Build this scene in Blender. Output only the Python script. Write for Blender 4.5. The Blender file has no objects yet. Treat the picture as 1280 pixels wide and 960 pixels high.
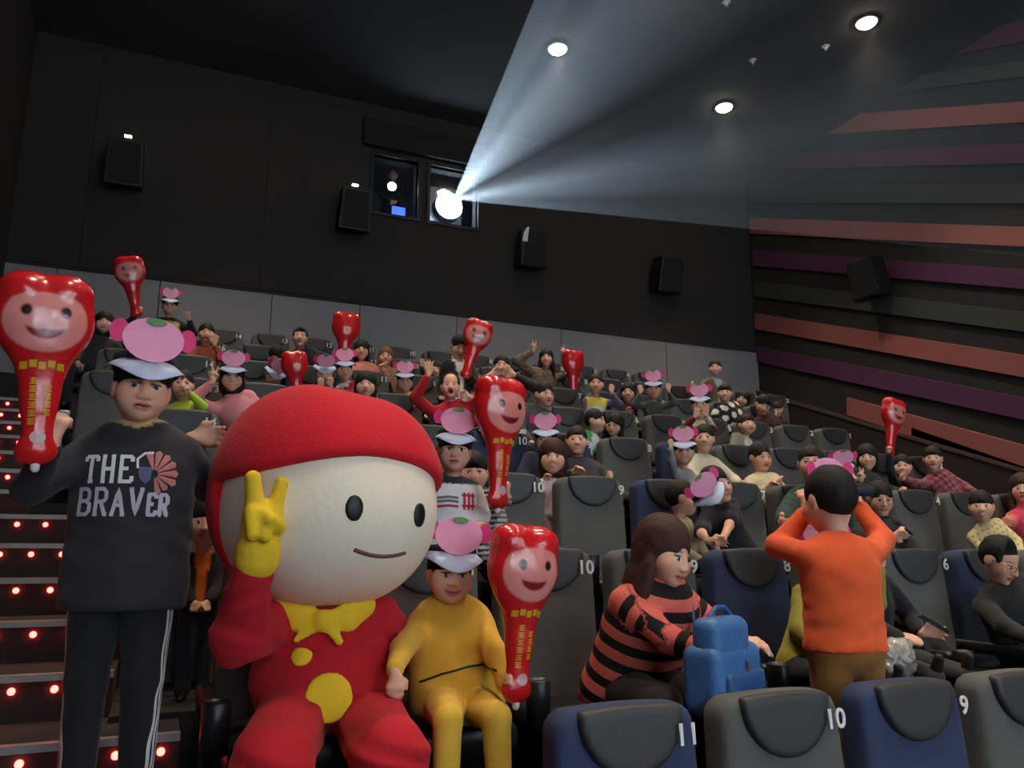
import bpy, bmesh, math, random
import numpy as np
from mathutils import Vector, Matrix, Euler
from mathutils.bvhtree import BVHTree

# ------------------------------------------------------------------ camera, world, exposure, large lights
SC = bpy.context.scene
COL = SC.collection
CZ = 1.545                                   # camera height over the front row's floor
YAW = math.atan2(.387, .899); PIT = math.radians(11.89); FPX = 1000.0
cam_d = bpy.data.cameras.new('camera'); cam = bpy.data.objects.new('camera', cam_d); COL.objects.link(cam)
cam.location = (0, 0, CZ); cam.rotation_euler = (math.pi/2 + PIT, 0, -YAW)
cam_d.sensor_width = 36; cam_d.lens = 36*FPX/1280; cam_d.clip_start = .05; cam_d.clip_end = 100
SC.camera = cam
W = bpy.data.worlds.new('world'); SC.world = W; W.use_nodes = True
W.node_tree.nodes['Background'].inputs[0].default_value = (.75, .72, .8, 1)
W.node_tree.nodes['Background'].inputs[1].default_value = .004
vs = SC.view_settings
vs.view_transform = 'Standard'; vs.look = 'None'; vs.gamma = 1; vs.use_curve_mapping = False
vs.exposure = 0.3
DOWNLIGHT_W = 420.0       # each warm ceiling downlight
BEAM_W = 48000.0           # projector lamp
HAZE = .0042               # haze density in the projector beam
BEAMOFF = (1.5, 9.3, 5.5)   # which part of the picture pattern the beam shows
BACKW, RIGHTW, LEFTW, CEILH = 11.6, 10.0, -2.15, 7.05 + CZ
random.seed(4)

# ------------------------------------------------------------------ pixel -> place
_xc = np.array((math.cos(YAW), -math.sin(YAW), 0))
_zc = np.array((math.sin(YAW)*math.cos(PIT), math.cos(YAW)*math.cos(PIT), math.sin(PIT)))
_yc = np.array((math.sin(YAW)*math.sin(PIT), math.cos(YAW)*math.sin(PIT), -math.cos(PIT)))
CAMP = np.array((0, 0, CZ))
def ray(x, y): return (x-640)/FPX*_xc + (y-480)/FPX*_yc + _zc
def PD(x, y, D):                              # point of the line of sight at hall depth D
    r = ray(x, y); return CAMP + r*(D/r[1])
def PX(x, y, X):                              # ... on the side wall X
    r = ray(x, y); return CAMP + r*(X/r[0])
def PZ(x, y, Z):
    r = ray(x, y); return CAMP + r*((Z-CZ)/r[2])
ROWD = lambda k: 3.35 + 1.2*k                 # depth of the seat-back fronts of row k (k=-1 is the front row)
ROWF = lambda k: CZ - 1.08 + .465*k           # floor height of row k

# ------------------------------------------------------------------ object helpers
def link(o, parent=None):
    COL.objects.link(o)
    if parent is not None: o.parent = parent
    return o
def tag(o, label=None, cat=None, group=None, kind=None):
    if label: o['label'] = label
    if cat: o['category'] = cat
    if group: o['group'] = group
    if kind: o['kind'] = kind
    return o
def empty(name, loc=(0, 0, 0), rz=0, label=None, cat=None, group=None, parent=None):
    o = bpy.data.objects.new(name, None); o.empty_display_size = .1
    link(o, parent); o.location = loc; o.rotation_euler = (0, 0, rz)
    return tag(o, label, cat, group)
def mesh_obj(name, verts, faces, mat=None, parent=None, smooth=False, cols=None, attrs=None):
    me = bpy.data.meshes.new(name)
    if isinstance(verts, np.ndarray) and isinstance(faces, np.ndarray) and len(faces):
        nv, nf = len(verts), len(faces); n = faces.shape[1]
        me.vertices.add(nv); me.vertices.foreach_set('co', verts.astype(np.float32).ravel())
        me.loops.add(nf*n); me.loops.foreach_set('vertex_index', faces.astype(np.int32).ravel())
        me.polygons.add(nf)
        me.polygons.foreach_set('loop_start', np.arange(0, nf*n, n, dtype=np.int32))
        me.update(calc_edges=True)
    else:
        me.from_pydata([tuple(v) for v in verts], [], [tuple(f) for f in faces]); me.update()
    if smooth: me.polygons.foreach_set('use_smooth', np.ones(len(me.polygons), dtype=bool))
    if cols is not None:
        a = me.color_attributes.new('Col', 'FLOAT_COLOR', 'POINT')
        c = np.ones((len(cols), 4), np.float32); c[:, :3] = cols; a.data.foreach_set('color', c.ravel())
    for nm, val in (attrs or {}).items():
        a = me.attributes.new(nm, 'FLOAT', 'POINT'); a.data.foreach_set('value', np.asarray(val, np.float32))
    if mat: me.materials.append(mat)
    o = bpy.data.objects.new(name, me)
    return link(o, parent)
def dup(o, parent=None):
    c = o.copy(); COL.objects.link(c); c.parent = parent
    for ch in o.children:
        if not ch.name.startswith('seat_number'): dup(ch, c)
    return c
def bm_obj(name, bm, mat, parent=None, smooth=False):
    bmesh.ops.recalc_face_normals(bm, faces=bm.faces)
    me = bpy.data.meshes.new(name); bm.to_mesh(me); bm.free()
    if smooth:
        for p in me.polygons: p.use_smooth = True
    if mat: me.materials.append(mat)
    return link(bpy.data.objects.new(name, me), parent)
def box(name, lo, hi, mat, parent=None, bevel=0, kind=None):
    bm = bmesh.new(); bmesh.ops.create_cube(bm, size=1)
    for v in bm.verts:
        v.co = Vector([(lo[i]+hi[i])/2 + v.co[i]*(hi[i]-lo[i]) for i in range(3)])
    if bevel: bmesh.ops.bevel(bm, geom=bm.edges[:], offset=bevel, segments=2, profile=.5, affect='EDGES')
    o = bm_obj(name, bm, mat, parent)
    return tag(o, kind=kind) if kind else o
def prism(name, pts, t0, t1, mat, parent=None, axes=(0, 2, 1), bevel=0, M=None):
    """outline pts in two axes, extruded along the third from t0 to t1"""
    bm = bmesh.new(); n = len(pts); vs_ = []
    for t in (t0, t1):
        for p in pts:
            c = [0, 0, 0]; c[axes[0]] = p[0]; c[axes[1]] = p[1]; c[axes[2]] = t
            vs_.append(bm.verts.new(c))
    bm.faces.new(vs_[:n]); bm.faces.new(vs_[n:])
    for i in range(n): bm.faces.new((vs_[i], vs_[(i+1) % n], vs_[n+(i+1) % n], vs_[n+i]))
    bmesh.ops.recalc_face_normals(bm, faces=bm.faces)
    if bevel: bmesh.ops.bevel(bm, geom=bm.edges[:], offset=bevel, segments=2, profile=.5, affect='EDGES')
    if M is not None: bm.transform(M)
    return bm_obj(name, bm, mat, parent)
def tube_mesh(name, pts, rad, mat, parent=None, seg=8):
    pts = [Vector(p) for p in pts]; V = []; F = []
    for i, p in enumerate(pts):
        d = (pts[min(i+1, len(pts)-1)] - pts[max(i-1, 0)]).normalized()
        a = d.orthogonal().normalized() if i == 0 else (a - d*a.dot(d)).normalized()
        b = d.cross(a); r = rad[i] if hasattr(rad, '__len__') else rad
        for j in range(seg):
            t = 2*math.pi*j/seg; V.append(p + a*math.cos(t)*r + b*math.sin(t)*r)
    for i in range(len(pts)-1):
        for j in range(seg): F.append((i*seg+j, i*seg+(j+1) % seg, (i+1)*seg+(j+1) % seg, (i+1)*seg+j))
    F.append(tuple(range(seg))[::-1]); F.append(tuple((len(pts)-1)*seg+j for j in range(seg)))
    return mesh_obj(name, V, F, mat, parent, True)

# ------------------------------------------------------------------ materials
def srgb(r, g, b):
    f = lambda c: (c/255)/12.92 if c/255 <= .04045 else ((c/255+.055)/1.055)**2.4
    return (f(r), f(g), f(b))
_mats = {}
def mat(name, col=(.5, .5, .5), rough=.7, metal=0.0, noise=.15, scale=30, bump=.15, coat=0.0, emit=0, spec=.4, attr=None, sheen=0.0):
    if name in _mats: return _mats[name]
    m = bpy.data.materials.new(name); m.use_nodes = True; nt = m.node_tree; b = nt.nodes['Principled BSDF']
    b.inputs['Roughness'].default_value = rough; b.inputs['Metallic'].default_value = metal
    b.inputs['Specular IOR Level'].default_value = spec
    b.inputs['Coat Weight'].default_value = coat; b.inputs['Sheen Weight'].default_value = sheen
    tc = nt.nodes.new('ShaderNodeTexCoord'); nz = nt.nodes.new('ShaderNodeTexNoise')
    nz.inputs['Scale'].default_value = scale; nz.inputs['Detail'].default_value = 3
    nt.links.new(tc.outputs['Object'], nz.inputs['Vector'])
    mr = nt.nodes.new('ShaderNodeMapRange'); mr.inputs[3].default_value = 1-noise; mr.inputs[4].default_value = 1+noise
    nt.links.new(nz.outputs['Fac'], mr.inputs[0])
    mx = nt.nodes.new('ShaderNodeMix'); mx.data_type = 'RGBA'; mx.blend_type = 'MULTIPLY'; mx.inputs[0].default_value = 1
    if attr:
        at = nt.nodes.new('ShaderNodeAttribute'); at.attribute_name = attr
        nt.links.new(at.outputs['Color'], mx.inputs[6])
    else: mx.inputs[6].default_value = (*col, 1)
    nt.links.new(mr.outputs[0], mx.inputs[7]); nt.links.new(mx.outputs[2], b.inputs['Base Color'])
    if bump:
        bp = nt.nodes.new('ShaderNodeBump'); bp.inputs['Strength'].default_value = bump; bp.inputs['Distance'].default_value = .01
        nt.links.new(nz.outputs['Fac'], bp.inputs['Height']); nt.links.new(bp.outputs[0], b.inputs['Normal'])
    if emit:
        b.inputs['Emission Color'].default_value = (*col, 1); b.inputs['Emission Strength'].default_value = emit
    _mats[name] = m; return m
def stripe_mat(name, attr, c1, c2, frac=.5):
    """two colours that alternate along a coordinate stored on the mesh"""
    m = mat(name, c1, .9, noise=.2, scale=120, bump=.4); nt = m.node_tree
    at = nt.nodes.new('ShaderNodeAttribute'); at.attribute_name = attr
    fr = nt.nodes.new('ShaderNodeMath'); fr.operation = 'FRACT'; nt.links.new(at.outputs['Fac'], fr.inputs[0])
    lt = nt.nodes.new('ShaderNodeMath'); lt.operation = 'LESS_THAN'; lt.inputs[1].default_value = frac; nt.links.new(fr.outputs[0], lt.inputs[0])
    mx = nt.nodes.new('ShaderNodeMix'); mx.data_type = 'RGBA'; mx.inputs[6].default_value = (*c1, 1); mx.inputs[7].default_value = (*c2, 1)
    nt.links.new(lt.outputs[0], mx.inputs[0])
    mul = [n for n in nt.nodes if n.type == 'MIX' and n.blend_type == 'MULTIPLY'][0]
    nt.links.new(mx.outputs[2], mul.inputs[6]); return m
def glass_mat(name, tint=(.8, .85, .9), mixf=.12):
    m = bpy.data.materials.new(name); m.use_nodes = True; nt = m.node_tree; nt.nodes.clear()
    o = nt.nodes.new('ShaderNodeOutputMaterial'); t = nt.nodes.new('ShaderNodeBsdfTransparent'); g = nt.nodes.new('ShaderNodeBsdfGlossy')
    t.inputs[0].default_value = (*tint, 1); g.inputs['Roughness'].default_value = .05; x = nt.nodes.new('ShaderNodeMixShader'); x.inputs[0].default_value = mixf
    nt.links.new(t.outputs[0], x.inputs[1]); nt.links.new(g.outputs[0], x.inputs[2]); nt.links.new(x.outputs[0], o.inputs[0]); return m
M_WALL = mat('wall_acoustic_black', srgb(50, 47, 46), .95, noise=.25, scale=90, bump=.3)
M_DADO = mat('dado_grey_panel', srgb(140, 137, 142), .8, noise=.06, scale=6)
M_CEIL = mat('ceiling_black', srgb(62, 60, 62), .95, noise=.15, scale=20)
M_WAINS = mat('wainscot_brown', srgb(52, 40, 36), .75, noise=.2, scale=8)
M_RAIL = mat('wainscot_rail', srgb(92, 74, 66), .5)
M_PINK = mat('panel_coral', srgb(158, 92, 87), .9, noise=.08, scale=60)
M_PURP = mat('panel_purple', srgb(92, 48, 82), .9, noise=.08, scale=60)
M_GREEN = mat('panel_greygreen', srgb(66, 70, 66), .9, noise=.08, scale=60)
M_FLOOR = mat('carpet_dark', srgb(42, 39, 39), .98, noise=.3, scale=200, bump=.5)
M_STEP = mat('step_carpet', srgb(46, 41, 41), .95, noise=.25, scale=150, bump=.4)
M_NOSE = mat('step_nosing', srgb(150, 148, 146), .4, metal=.3)
M_LED = mat('led_red', (1, .05, .04), .4, emit=13, noise=0, bump=0)
M_LENS = mat('downlight_lens', (1, .86, .62), .4, emit=45, noise=0, bump=0)
M_BLACK = mat('black_plastic', srgb(26, 26, 28), .45, noise=.1)
M_METAL = mat('grey_metal', srgb(140, 140, 145), .35, metal=.8, noise=.05)
M_SPK = mat('speaker_cloth', srgb(30, 29, 29), .85, noise=.2, scale=200)
M_SEATG = mat('seat_charcoal', srgb(92, 92, 90), .85, noise=.12, scale=260, bump=.25)
M_SEATB = mat('seat_navy', srgb(52, 62, 94), .85, noise=.12, scale=260, bump=.25)
M_PAD = mat('headrest_leather', srgb(58, 58, 60), .5, noise=.1, scale=40)
M_ARM = mat('armrest_black', srgb(32, 32, 35), .35, noise=.08)
M_WHITE = mat('white_print', srgb(225, 225, 228), .7, noise=.05)
M_BODY = mat('skin', attr='Col', rough=.55, noise=.05, scale=25, bump=.02)
M_CLOTH = mat('cloth', attr='Col', rough=.9, noise=.10, scale=24, bump=.25, sheen=.1)
M_HAIR = mat('hair', attr='Col', rough=.68, noise=.3, scale=120, bump=.3, spec=.3)
M_FOIL = mat('balloon_foil', attr='Col', rough=.22, noise=.04, scale=20, bump=.25, coat=.6, spec=.6)
M_GOLD = mat('balloon_gold_print', srgb(214, 160, 40), .35, noise=.1)
M_SILV = mat('balloon_silver_print', srgb(205, 170, 170), .35, noise=.1)
M_PINKC = mat('card_pink', srgb(255, 168, 204), .6, noise=.03)
M_PINKD = mat('card_magenta', srgb(236, 62, 130), .6, noise=.03)
M_LEAF = mat('card_green', srgb(96, 150, 88), .6, noise=.03)
M_BRIM = mat('visor_brim_blue', srgb(184, 198, 230), .6, noise=.04)
M_BAND = mat('visor_band_navy', srgb(28, 32, 52), .7, noise=.05)
M_PAPER = mat('paper_white', srgb(222, 218, 214), .8, noise=.05)

# ------------------------------------------------------------------ room
def struct(o): o['kind'] = 'structure'; return o
# projection windows in the back wall (rectangles in hall X, Z)
def backrect(x0, x1, y0, y1):
    ym = (y0+y1)/2; xm = (x0+x1)/2
    return PD(x0, ym, BACKW)[0], PD(x1, ym, BACKW)[0], PD(xm, y1, BACKW)[2], PD(xm, y0, BACKW)[2]
WA = backrect(466, 522, 203, 269); WB = backrect(537, 597, 212, 280)
zb, zt = min(WA[2], WB[2]), max(WA[3], WB[3])
T = .25
ZLOW = -.4
DADO_Z = PD(286, 362, BACKW)[2]
wall_bm = bmesh.new()
def addbox(bm, lo, hi):
    r = bmesh.ops.create_cube(bm, size=1)
    for v in r['verts']: v.co = Vector([(lo[i]+hi[i])/2 + v.co[i]*(hi[i]-lo[i]) for i in range(3)])
Y0, Y1 = BACKW, BACKW+T
for lo, hi in (((LEFTW-T, Y0, ZLOW), (RIGHTW+T, Y1, zb)), ((LEFTW-T, Y0, zt), (RIGHTW+T, Y1, CEILH+T)),
               ((LEFTW-T, Y0, zb), (WA[0], Y1, zt)), ((WA[1], Y0, zb), (WB[0], Y1, zt)), ((WB[1], Y0, zb), (RIGHTW+T, Y1, zt))):
    addbox(wall_bm, lo, hi)
wall_back = struct(bm_obj('wall_back', wall_bm, M_WALL))
# grey dado panels with joints
px = LEFTW; n = 0
JO = [LEFTW] + [PD(x, 400, BACKW)[0] for x in (64, 196, 338, 449, 570, 700, 830)] + [RIGHTW]
for a, b in zip(JO[:-1], JO[1:]):
    if b-a < .2: continue
    box('dado_panel', (a+.006, BACKW-.03, CZ+1.6), (b-.006, BACKW+.01, DADO_Z), M_DADO, wall_back, .004)
box('dado_ledge', (LEFTW, BACKW-.05, DADO_Z), (RIGHTW, BACKW+.01, DADO_Z+.03), M_WALL, wall_back, .004)
# acoustic cloth panels on the upper back wall
JU = [LEFTW] + [PD(x, 150, BACKW)[0] for x in (120, 338, 455)]
for a, b in zip(JU[:-1], JU[1:]):
    box('acoustic_panel', (a+.004, BACKW-.02, DADO_Z+.05), (b-.004, BACKW+.01, CEILH-.02), M_WALL, wall_back, .004)
wall_left = struct(box('wall_left', (LEFTW-T, -6.4, ZLOW), (LEFTW, BACKW+T, CEILH+T), M_WALL))
wall_right = struct(box('wall_right', (RIGHTW, -6.4, ZLOW), (RIGHTW+T, BACKW+T, CEILH+T), M_WALL))
ceiling = struct(box('ceiling', (LEFTW-T, -6.4, CEILH), (RIGHTW+T, BACKW+T, CEILH+T), M_CEIL))
wall_front = struct(box('wall_front', (LEFTW-T, -6.4-T, ZLOW), (RIGHTW+T, -6.4, CEILH+T), M_WALL))
# white cinema screen on the front wall: it only sends back the projector's own light
M_SCREEN = mat('screen_white', (.93, .9, .86), .9, noise=.0, bump=0)
scr = box('cinema_screen', (-.9, -6.38, CZ-.6), (8.7, -6.33, CZ+4.6), M_SCREEN)
tag(scr, 'wide white cinema screen on the front wall facing the seats', 'screen')
# stripes of the right wall: coloured acoustic panels that follow the rake of the seats
STR = [('coral', M_PINK, (939, 272.6, 292.4), (1280, 284, 309)), ('purple', M_PURP, (942.5, 312.6, 332.8), (1280, 337, 362)),
       ('grey', M_GREEN, (944, 351.5, 371), (1280, 390, 415)), ('coral', M_PINK, (946, 391.6, 411.7), (1280, 443.6, 472)),
       ('purple', M_PURP, (948, 433, 452.5), (1280, 497, 525)), ('coral', M_PINK, (1000, 148.5, 170.5), (1280, 127.7, 153.8)),
       ('purple', M_PURP, (955, 193.5, 213), (1280, 179.6, 205)), ('grey', M_GREEN, (938.6, 233, 254), (1280, 230, 255)),
       ('grey', M_GREEN, (1110, 101, 117), (1280, 76.6, 97)), ('purple', M_PURP, (1170, 48, 74), (1280, 27, 53)),
       ('coral', M_PINK, (1061, 497, 519), (1280, 556, 590)), ('purple', M_PURP, (1142, 534, 560), (1280, 582, 612))]
for nm, m, (xa, ya0, ya1), (xb, yb0, yb1) in STR:
    q = []
    for x, y in ((xa, ya0), (xb, yb0), (xb, yb1), (xa, ya1)):
        p = PX(x, y, RIGHTW); q.append([p[1], p[2]])
    # carry the panel on towards the screen, out of the frame
    f = lambda a, b: [b[0]-5, b[1] + (b[1]-a[1])/(b[0]-a[0])*-5]
    q[1], q[2] = f(q[0], q[1]), f(q[3], q[2])
    q = [[min(y, BACKW-.002), z] for y, z in q]; zl = CEILH-.01; w_ = []
    for i in range(4):                     # cut at the ceiling
        p0, p1 = q[i], q[(i+1) % 4]
        if p0[1] <= zl: w_.append(p0)
        if (p0[1] <= zl) != (p1[1] <= zl): t_ = (zl-p0[1])/(p1[1]-p0[1]); w_.append([p0[0]+(p1[0]-p0[0])*t_, zl])
    q = w_
    prism('acoustic_panel_'+nm, q, RIGHTW-.05, RIGHTW+.01, m, wall_right, axes=(1, 2, 0), bevel=.006)
# wainscot below them and its rail
ra = PX(976, 498, RIGHTW); rb = PX(1280, 588, RIGHTW); sl = (rb[2]-ra[2])/(rb[1]-ra[1])
zr = lambda y: ra[2] + sl*(y-ra[1])
yA, yB = BACKW, 2.0
prism('wainscot', [(yA, zr(yA)), (yB, zr(yB)), (yB, zr(yB)-1.6), (yA, zr(yA)-1.6)], RIGHTW-.08, RIGHTW+.01, M_WAINS, wall_right, axes=(1, 2, 0))
prism('wainscot_rail', [(yA, zr(yA)+.03), (yB, zr(yB)+.03), (yB, zr(yB)-.02), (yA, zr(yA)-.02)], RIGHTW-.10, RIGHTW+.01, M_RAIL, wall_right, axes=(1, 2, 0))

# floor: flat front, seat tiers, aisles
fl = bmesh.new()
addbox(fl, (LEFTW, -6.4, -.3), (RIGHTW, 2.4, 0))
RSTART = {-1: 1.0, 0: .15, 1: -.1, 2: -.4, 3: -.76, 4: -1.0, 5: -1.18, 6: -1.0}
REND = 7.35; ROWEND = {5: 8.72}
for k in range(0, 7):
    y0 = ROWD(k)-.95; y1 = ROWD(k)+.25 if k < 6 else BACKW
    addbox(fl, (RSTART[k]-.03, y0, ROWF(k)-.6), (ROWEND.get(k, REND), y1, ROWF(k)))
addbox(fl, (LEFTW, 8.9, ROWF(6)-.6), (RSTART[6], BACKW, ROWF(6)))
for i in range(15):       # right aisle
    addbox(fl, (REND, 2.4+.6*i, ROWF(0)-.6+.2325*(i-1)), (RIGHTW, 2.4+.6*(i+1) if i < 14 else BACKW, ROWF(0)+.2325*(i-1)))
floor = struct(bm_obj('floor', fl, M_FLOOR))
# left aisle: carpeted steps with a nosing strip and red step lights
led_me = None
for i in range(-2, 13):
    y0 = 3.3+.44*i; z = CZ-.64+.1705*i
    xr = RSTART[max(0, min(6, int(math.floor((y0+.1-2.4)/1.2))))]-.03
    st = struct(box('floor_step', (LEFTW, y0, z-.5), (xr, y0+.45, z), M_STEP, floor))
    box('nosing_strip', (LEFTW, y0-.012, z-.02), (xr, y0+.03, z+.006), M_NOSE, st)
    x = xr-.06
    while x > max(LEFTW, -1.75):
        if led_me is None:
            bm_ = bmesh.new(); bmesh.ops.create_uvsphere(bm_, u_segments=10, v_segments=6, radius=.0145); o = bm_obj('step_light', bm_, M_LED, st, True); led_me = o.data
        else: o = link(bpy.data.objects.new('step_light', led_me), st)
        o.location = (x, y0-.008, z-.052); x -= .145

# ------------------------------------------------------------------ ceiling fittings
def downlight(x, y, label, off=''):            # off: '_offscreen' for unseen lamps added at assumed places on the same ceiling
    e = empty('ceiling_downlight'+off, (x, y, CEILH), 0, label, 'lamp', 'warm ceiling downlights')
    bm = bmesh.new(); n = 24; rings = [(.18, 0), (.18, -.02), (.135, -.03), (.125, .01)]
    vv = [[bm.verts.new((r*math.cos(2*math.pi*i/n), r*math.sin(2*math.pi*i/n), z)) for i in range(n)] for r, z in rings]
    for a in range(len(rings)):
        b = (a+1) % len(rings)
        for i in range(n): bm.faces.new((vv[a][i], vv[a][(i+1) % n], vv[b][(i+1) % n], vv[b][i]))
    bm_obj('trim_ring', bm, M_BLACK, e, True)
    bm = bmesh.new(); bmesh.ops.create_uvsphere(bm, u_segments=16, v_segments=8, radius=.13)
    for v in bm.verts: v.co.z = v.co.z*.55 - .012
    bm_obj('lens', bm, M_LENS, e, True)
    l = bpy.data.lights.new('downlight_lamp'+off, 'SPOT'); l.energy = DOWNLIGHT_W; l.color = (1, .83, .66)
    l.spot_size = math.radians(84); l.spot_blend = .9; l.shadow_soft_size = .12
    lo = bpy.data.objects.new('downlight_lamp'+off, l); link(lo, e); lo.location = (0, 0, -.09)
    return e
for px_, py_, lab in ((697, 60, 'glowing warm ceiling downlight in the projector beam, between beam edge and back wall'),
                      (905, 133, 'glowing warm ceiling downlight above the corner of back wall and striped wall'),
                      (1083, 27, 'glowing warm ceiling downlight beside the striped side wall')):
    p = PZ(px_, py_, CEILH); downlight(p[0], p[1], lab)
for x, y in ((.4, 9.15), (1.3, 6.2), (4.6, 6.4), (1.2, 3.6), (4.6, 3.6), (8.0, 3.6), (.9, .6), (4.6, .6), (8.0, .6), (1.3, -2.4), (4.6, -2.4)):
    downlight(x, y, 'assumed unseen warm ceiling downlight over the front part of the hall' if y < 9 else 'assumed unseen warm ceiling downlight near the grey back wall by the aisle', '_offscreen')
for px_, py_ in ((908, 3), (1032, 58), (941, 75)):
    p = PZ(px_, py_, CEILH)
    e = empty('sprinkler', p, 0, 'small pale sprinkler head on the black ceiling', 'sprinkler', 'sprinkler heads on the ceiling')
    for nm, r, z0, z1 in (('escutcheon', .06, -.012, .004), ('head', .025, -.06, -.01)):
        bm = bmesh.new(); bmesh.ops.create_cone(bm, cap_ends=True, segments=16, radius1=r*.7, radius2=r, depth=z1-z0)
        for v in bm.verts: v.co.z += (z0+z1)/2
        bm_obj(nm, bm, M_PAPER, e)

# ------------------------------------------------------------------ wall speakers
def speaker(p, w, d, h, rz, label, plate=None, tilt=12):
    e = empty('wall_speaker', p, rz, label, 'speaker', 'wall loudspeakers')
    Mx = Matrix.Rotation(math.radians(tilt), 4, 'X')
    o = prism('cabinet', [(-w/2, 0), (w/2, 0), (w/2*.9, h), (-w/2*.9, h)], -d, -.04, M_BLACK, e, bevel=.015, M=Mx)
    prism('grille', [(-w*.43, .03), (w*.43, .03), (w*.39, h-.03), (-w*.39, h-.03)], -d-.012, -d+.01, M_SPK, e, bevel=.006, M=Mx)
    box('bracket', (-.05, -.14, h*.35), (.05, .03, h*.65), M_METAL, e)
    if plate == 'lamp':
        pl = box('badge_light', (-.045, -d*.8, h*1.02+.04), (.045, -d*.8+.05, h*1.02+.062), mat('badge_light', (1, .98, .92), emit=6, noise=0, bump=0), e, .004)
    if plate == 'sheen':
        prism('sheen_plate', [(-.27, .38), (-.25, .52), (-.2, .62), (-.17, .62), (-.18, .38)], -d-.05, -d-.03, M_WHITE, e, bevel=.003, M=Mx)  # white shape stands in for the pale sheen on the cabinet
    return e
for (x, y, lab, pl) in ((155, 238, 'black wall speaker with a small white light, far from the projection window', 'lamp'),
                        (437, 292, 'black wall speaker with a small white light next to the projection window', 'lamp'),
                        (657, 337, 'black wall speaker with a pale sheen built as a plate, right under the projector beam', 'sheen'),
                        (824, 368, 'black wall speaker near the corner with the striped wall', None)):
    p = PD(x, y, BACKW); speaker((p[0], BACKW-.02, p[2]), .48, .34, .62, 0, lab, pl)
p = PX(1106, 372, RIGHTW)
speaker((RIGHTW-.05, p[1], p[2]), .5, .36, .62, math.pi/2*-1, 'black wall speaker hanging on the striped side wall')

# ------------------------------------------------------------------ projection booth behind the windows
bz0 = PD(491, 219, Y1+.9)[2]-1.60; bx0, bx1 = WA[0]-1.2, WB[1]+1.2
M_BOOTH = mat('booth_wall', srgb(120, 130, 140), .9, noise=.06)
for nm, lo, hi in (('back', (bx0, Y1+2.6, bz0), (bx1, Y1+2.7, zt+.8)), ('left', (bx0-.1, Y1, bz0), (bx0, Y1+2.7, zt+.8)), ('right', (bx1, Y1, bz0), (bx1+.1, Y1+2.7, zt+.8)), ('base', (bx0, Y1, bz0-.1), (bx1, Y1+2.7, bz0)), ('top', (bx0, Y1, zt+.7), (bx1, Y1+2.7, zt+.8))):
    struct(box(('floor_booth' if nm == 'base' else 'ceiling_booth' if nm == 'top' else 'wall_booth_'+nm), lo, hi, M_BOOTH))
M_GLASS = glass_mat('window_glass')
for i, wr in enumerate((WA, WB)):
    f = bmesh.new(); t = .05
    for lo, hi in (((wr[0]-t, zb-t), (wr[1]+t, zb)), ((wr[0]-t, zt), (wr[1]+t, zt+t)), ((wr[0]-t, zb), (wr[0], zt)), ((wr[1], zb), (wr[1]+t, zt))):
        addbox(f, (lo[0], Y0-.03, lo[1]), (hi[0], Y0+.1, hi[1]))
    w = struct(bm_obj('window_%d' % (i+1), f, M_BLACK)); box('pane', (wr[0], Y0+.04, zb), (wr[1], Y0+.046, zt), M_GLASS, w)
box('window_hood', (WA[0]-.2, Y0-.12, zt+.1), (WB[1]+.1, Y0, zt+.55), M_SPK, wall_back, .01)
# pale cabinet, blue monitor, projector, work light
pn = box('booth_cabinet', (WA[0]+.05, Y1+1.7, bz0), (WA[1]+.5, Y1+2.2, zb+.62), mat('booth_cabinet', srgb(190, 205, 205), .7), None, .01)
tag(pn, 'pale equipment cabinet behind the operator in the projection booth', 'cabinet')
mo = empty('monitor', (WA[1]-.2, Y0+.4, zb+.05), 0, 'small blue glowing monitor in the lower corner of the booth window', 'monitor')
box('screen', (-.11, -.012, .02), (.11, -.004, .28), mat('blue_screen', (.05, .12, 1), emit=3.0, noise=0, bump=0), mo)
box('bezel', (-.13, -.006, 0), (.13, .03, .30), M_BLACK, mo, .006); box('stand', (-.03, 0, bz0-zb-.05), (.03, .05, .02), M_BLACK, mo)
prj = empty('projector', ((WB[0]+WB[1])/2, Y0+.3, bz0), 0, 'film projector with a blazing lens behind the booth window', 'projector')
pc = (zt+zb)/2-bz0-.05
box('housing', (-.3, .12, pc-.4), (.3, 1.3, pc+.4), M_METAL, prj, .03); box('pedestal', (-.2, .3, 0), (.2, 1.1, pc-.38), M_BLACK, prj)
bm = bmesh.new(); bmesh.ops.create_cone(bm, cap_ends=True, segments=24, radius1=.25, radius2=.23, depth=.3)
bm.transform(Matrix.Translation((0, .1, pc)) @ Matrix.Rotation(math.pi/2, 4, 'X')); bm_obj('lens_barrel', bm, M_BLACK, prj, False)
bm = bmesh.new(); bmesh.ops.create_uvsphere(bm, u_segments=20, v_segments=10, radius=.23)
for v in bm.verts: v.co = Vector((v.co.x, v.co.y*.3-.06, v.co.z+pc))
bm_obj('lens', bm, mat('projector_lens', (.75, .9, 1), emit=60, noise=0, bump=0), prj, True)
tp = PD(490, 233, Y1+.5); to_ = empty('work_light', tp, 0, 'small round glowing work light held by the projectionist', 'lamp')
bm = bmesh.new(); bmesh.ops.create_uvsphere(bm, u_segments=16, v_segments=10, radius=.075); bm.transform(Matrix.Diagonal((1, .5, 1, 1))); bm_obj('lens', bm, mat('work_light_lens', (1, .93, .8), emit=26, noise=0, bump=0), to_, True)
bm = bmesh.new(); bmesh.ops.create_cone(bm, cap_ends=True, segments=16, radius1=.078, radius2=.03, depth=.2); bm.transform(Matrix.Translation((0, .11, 0)) @ Matrix.Rotation(-math.pi/2, 4, 'X')); bm_obj('housing', bm, M_BLACK, to_)
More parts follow.
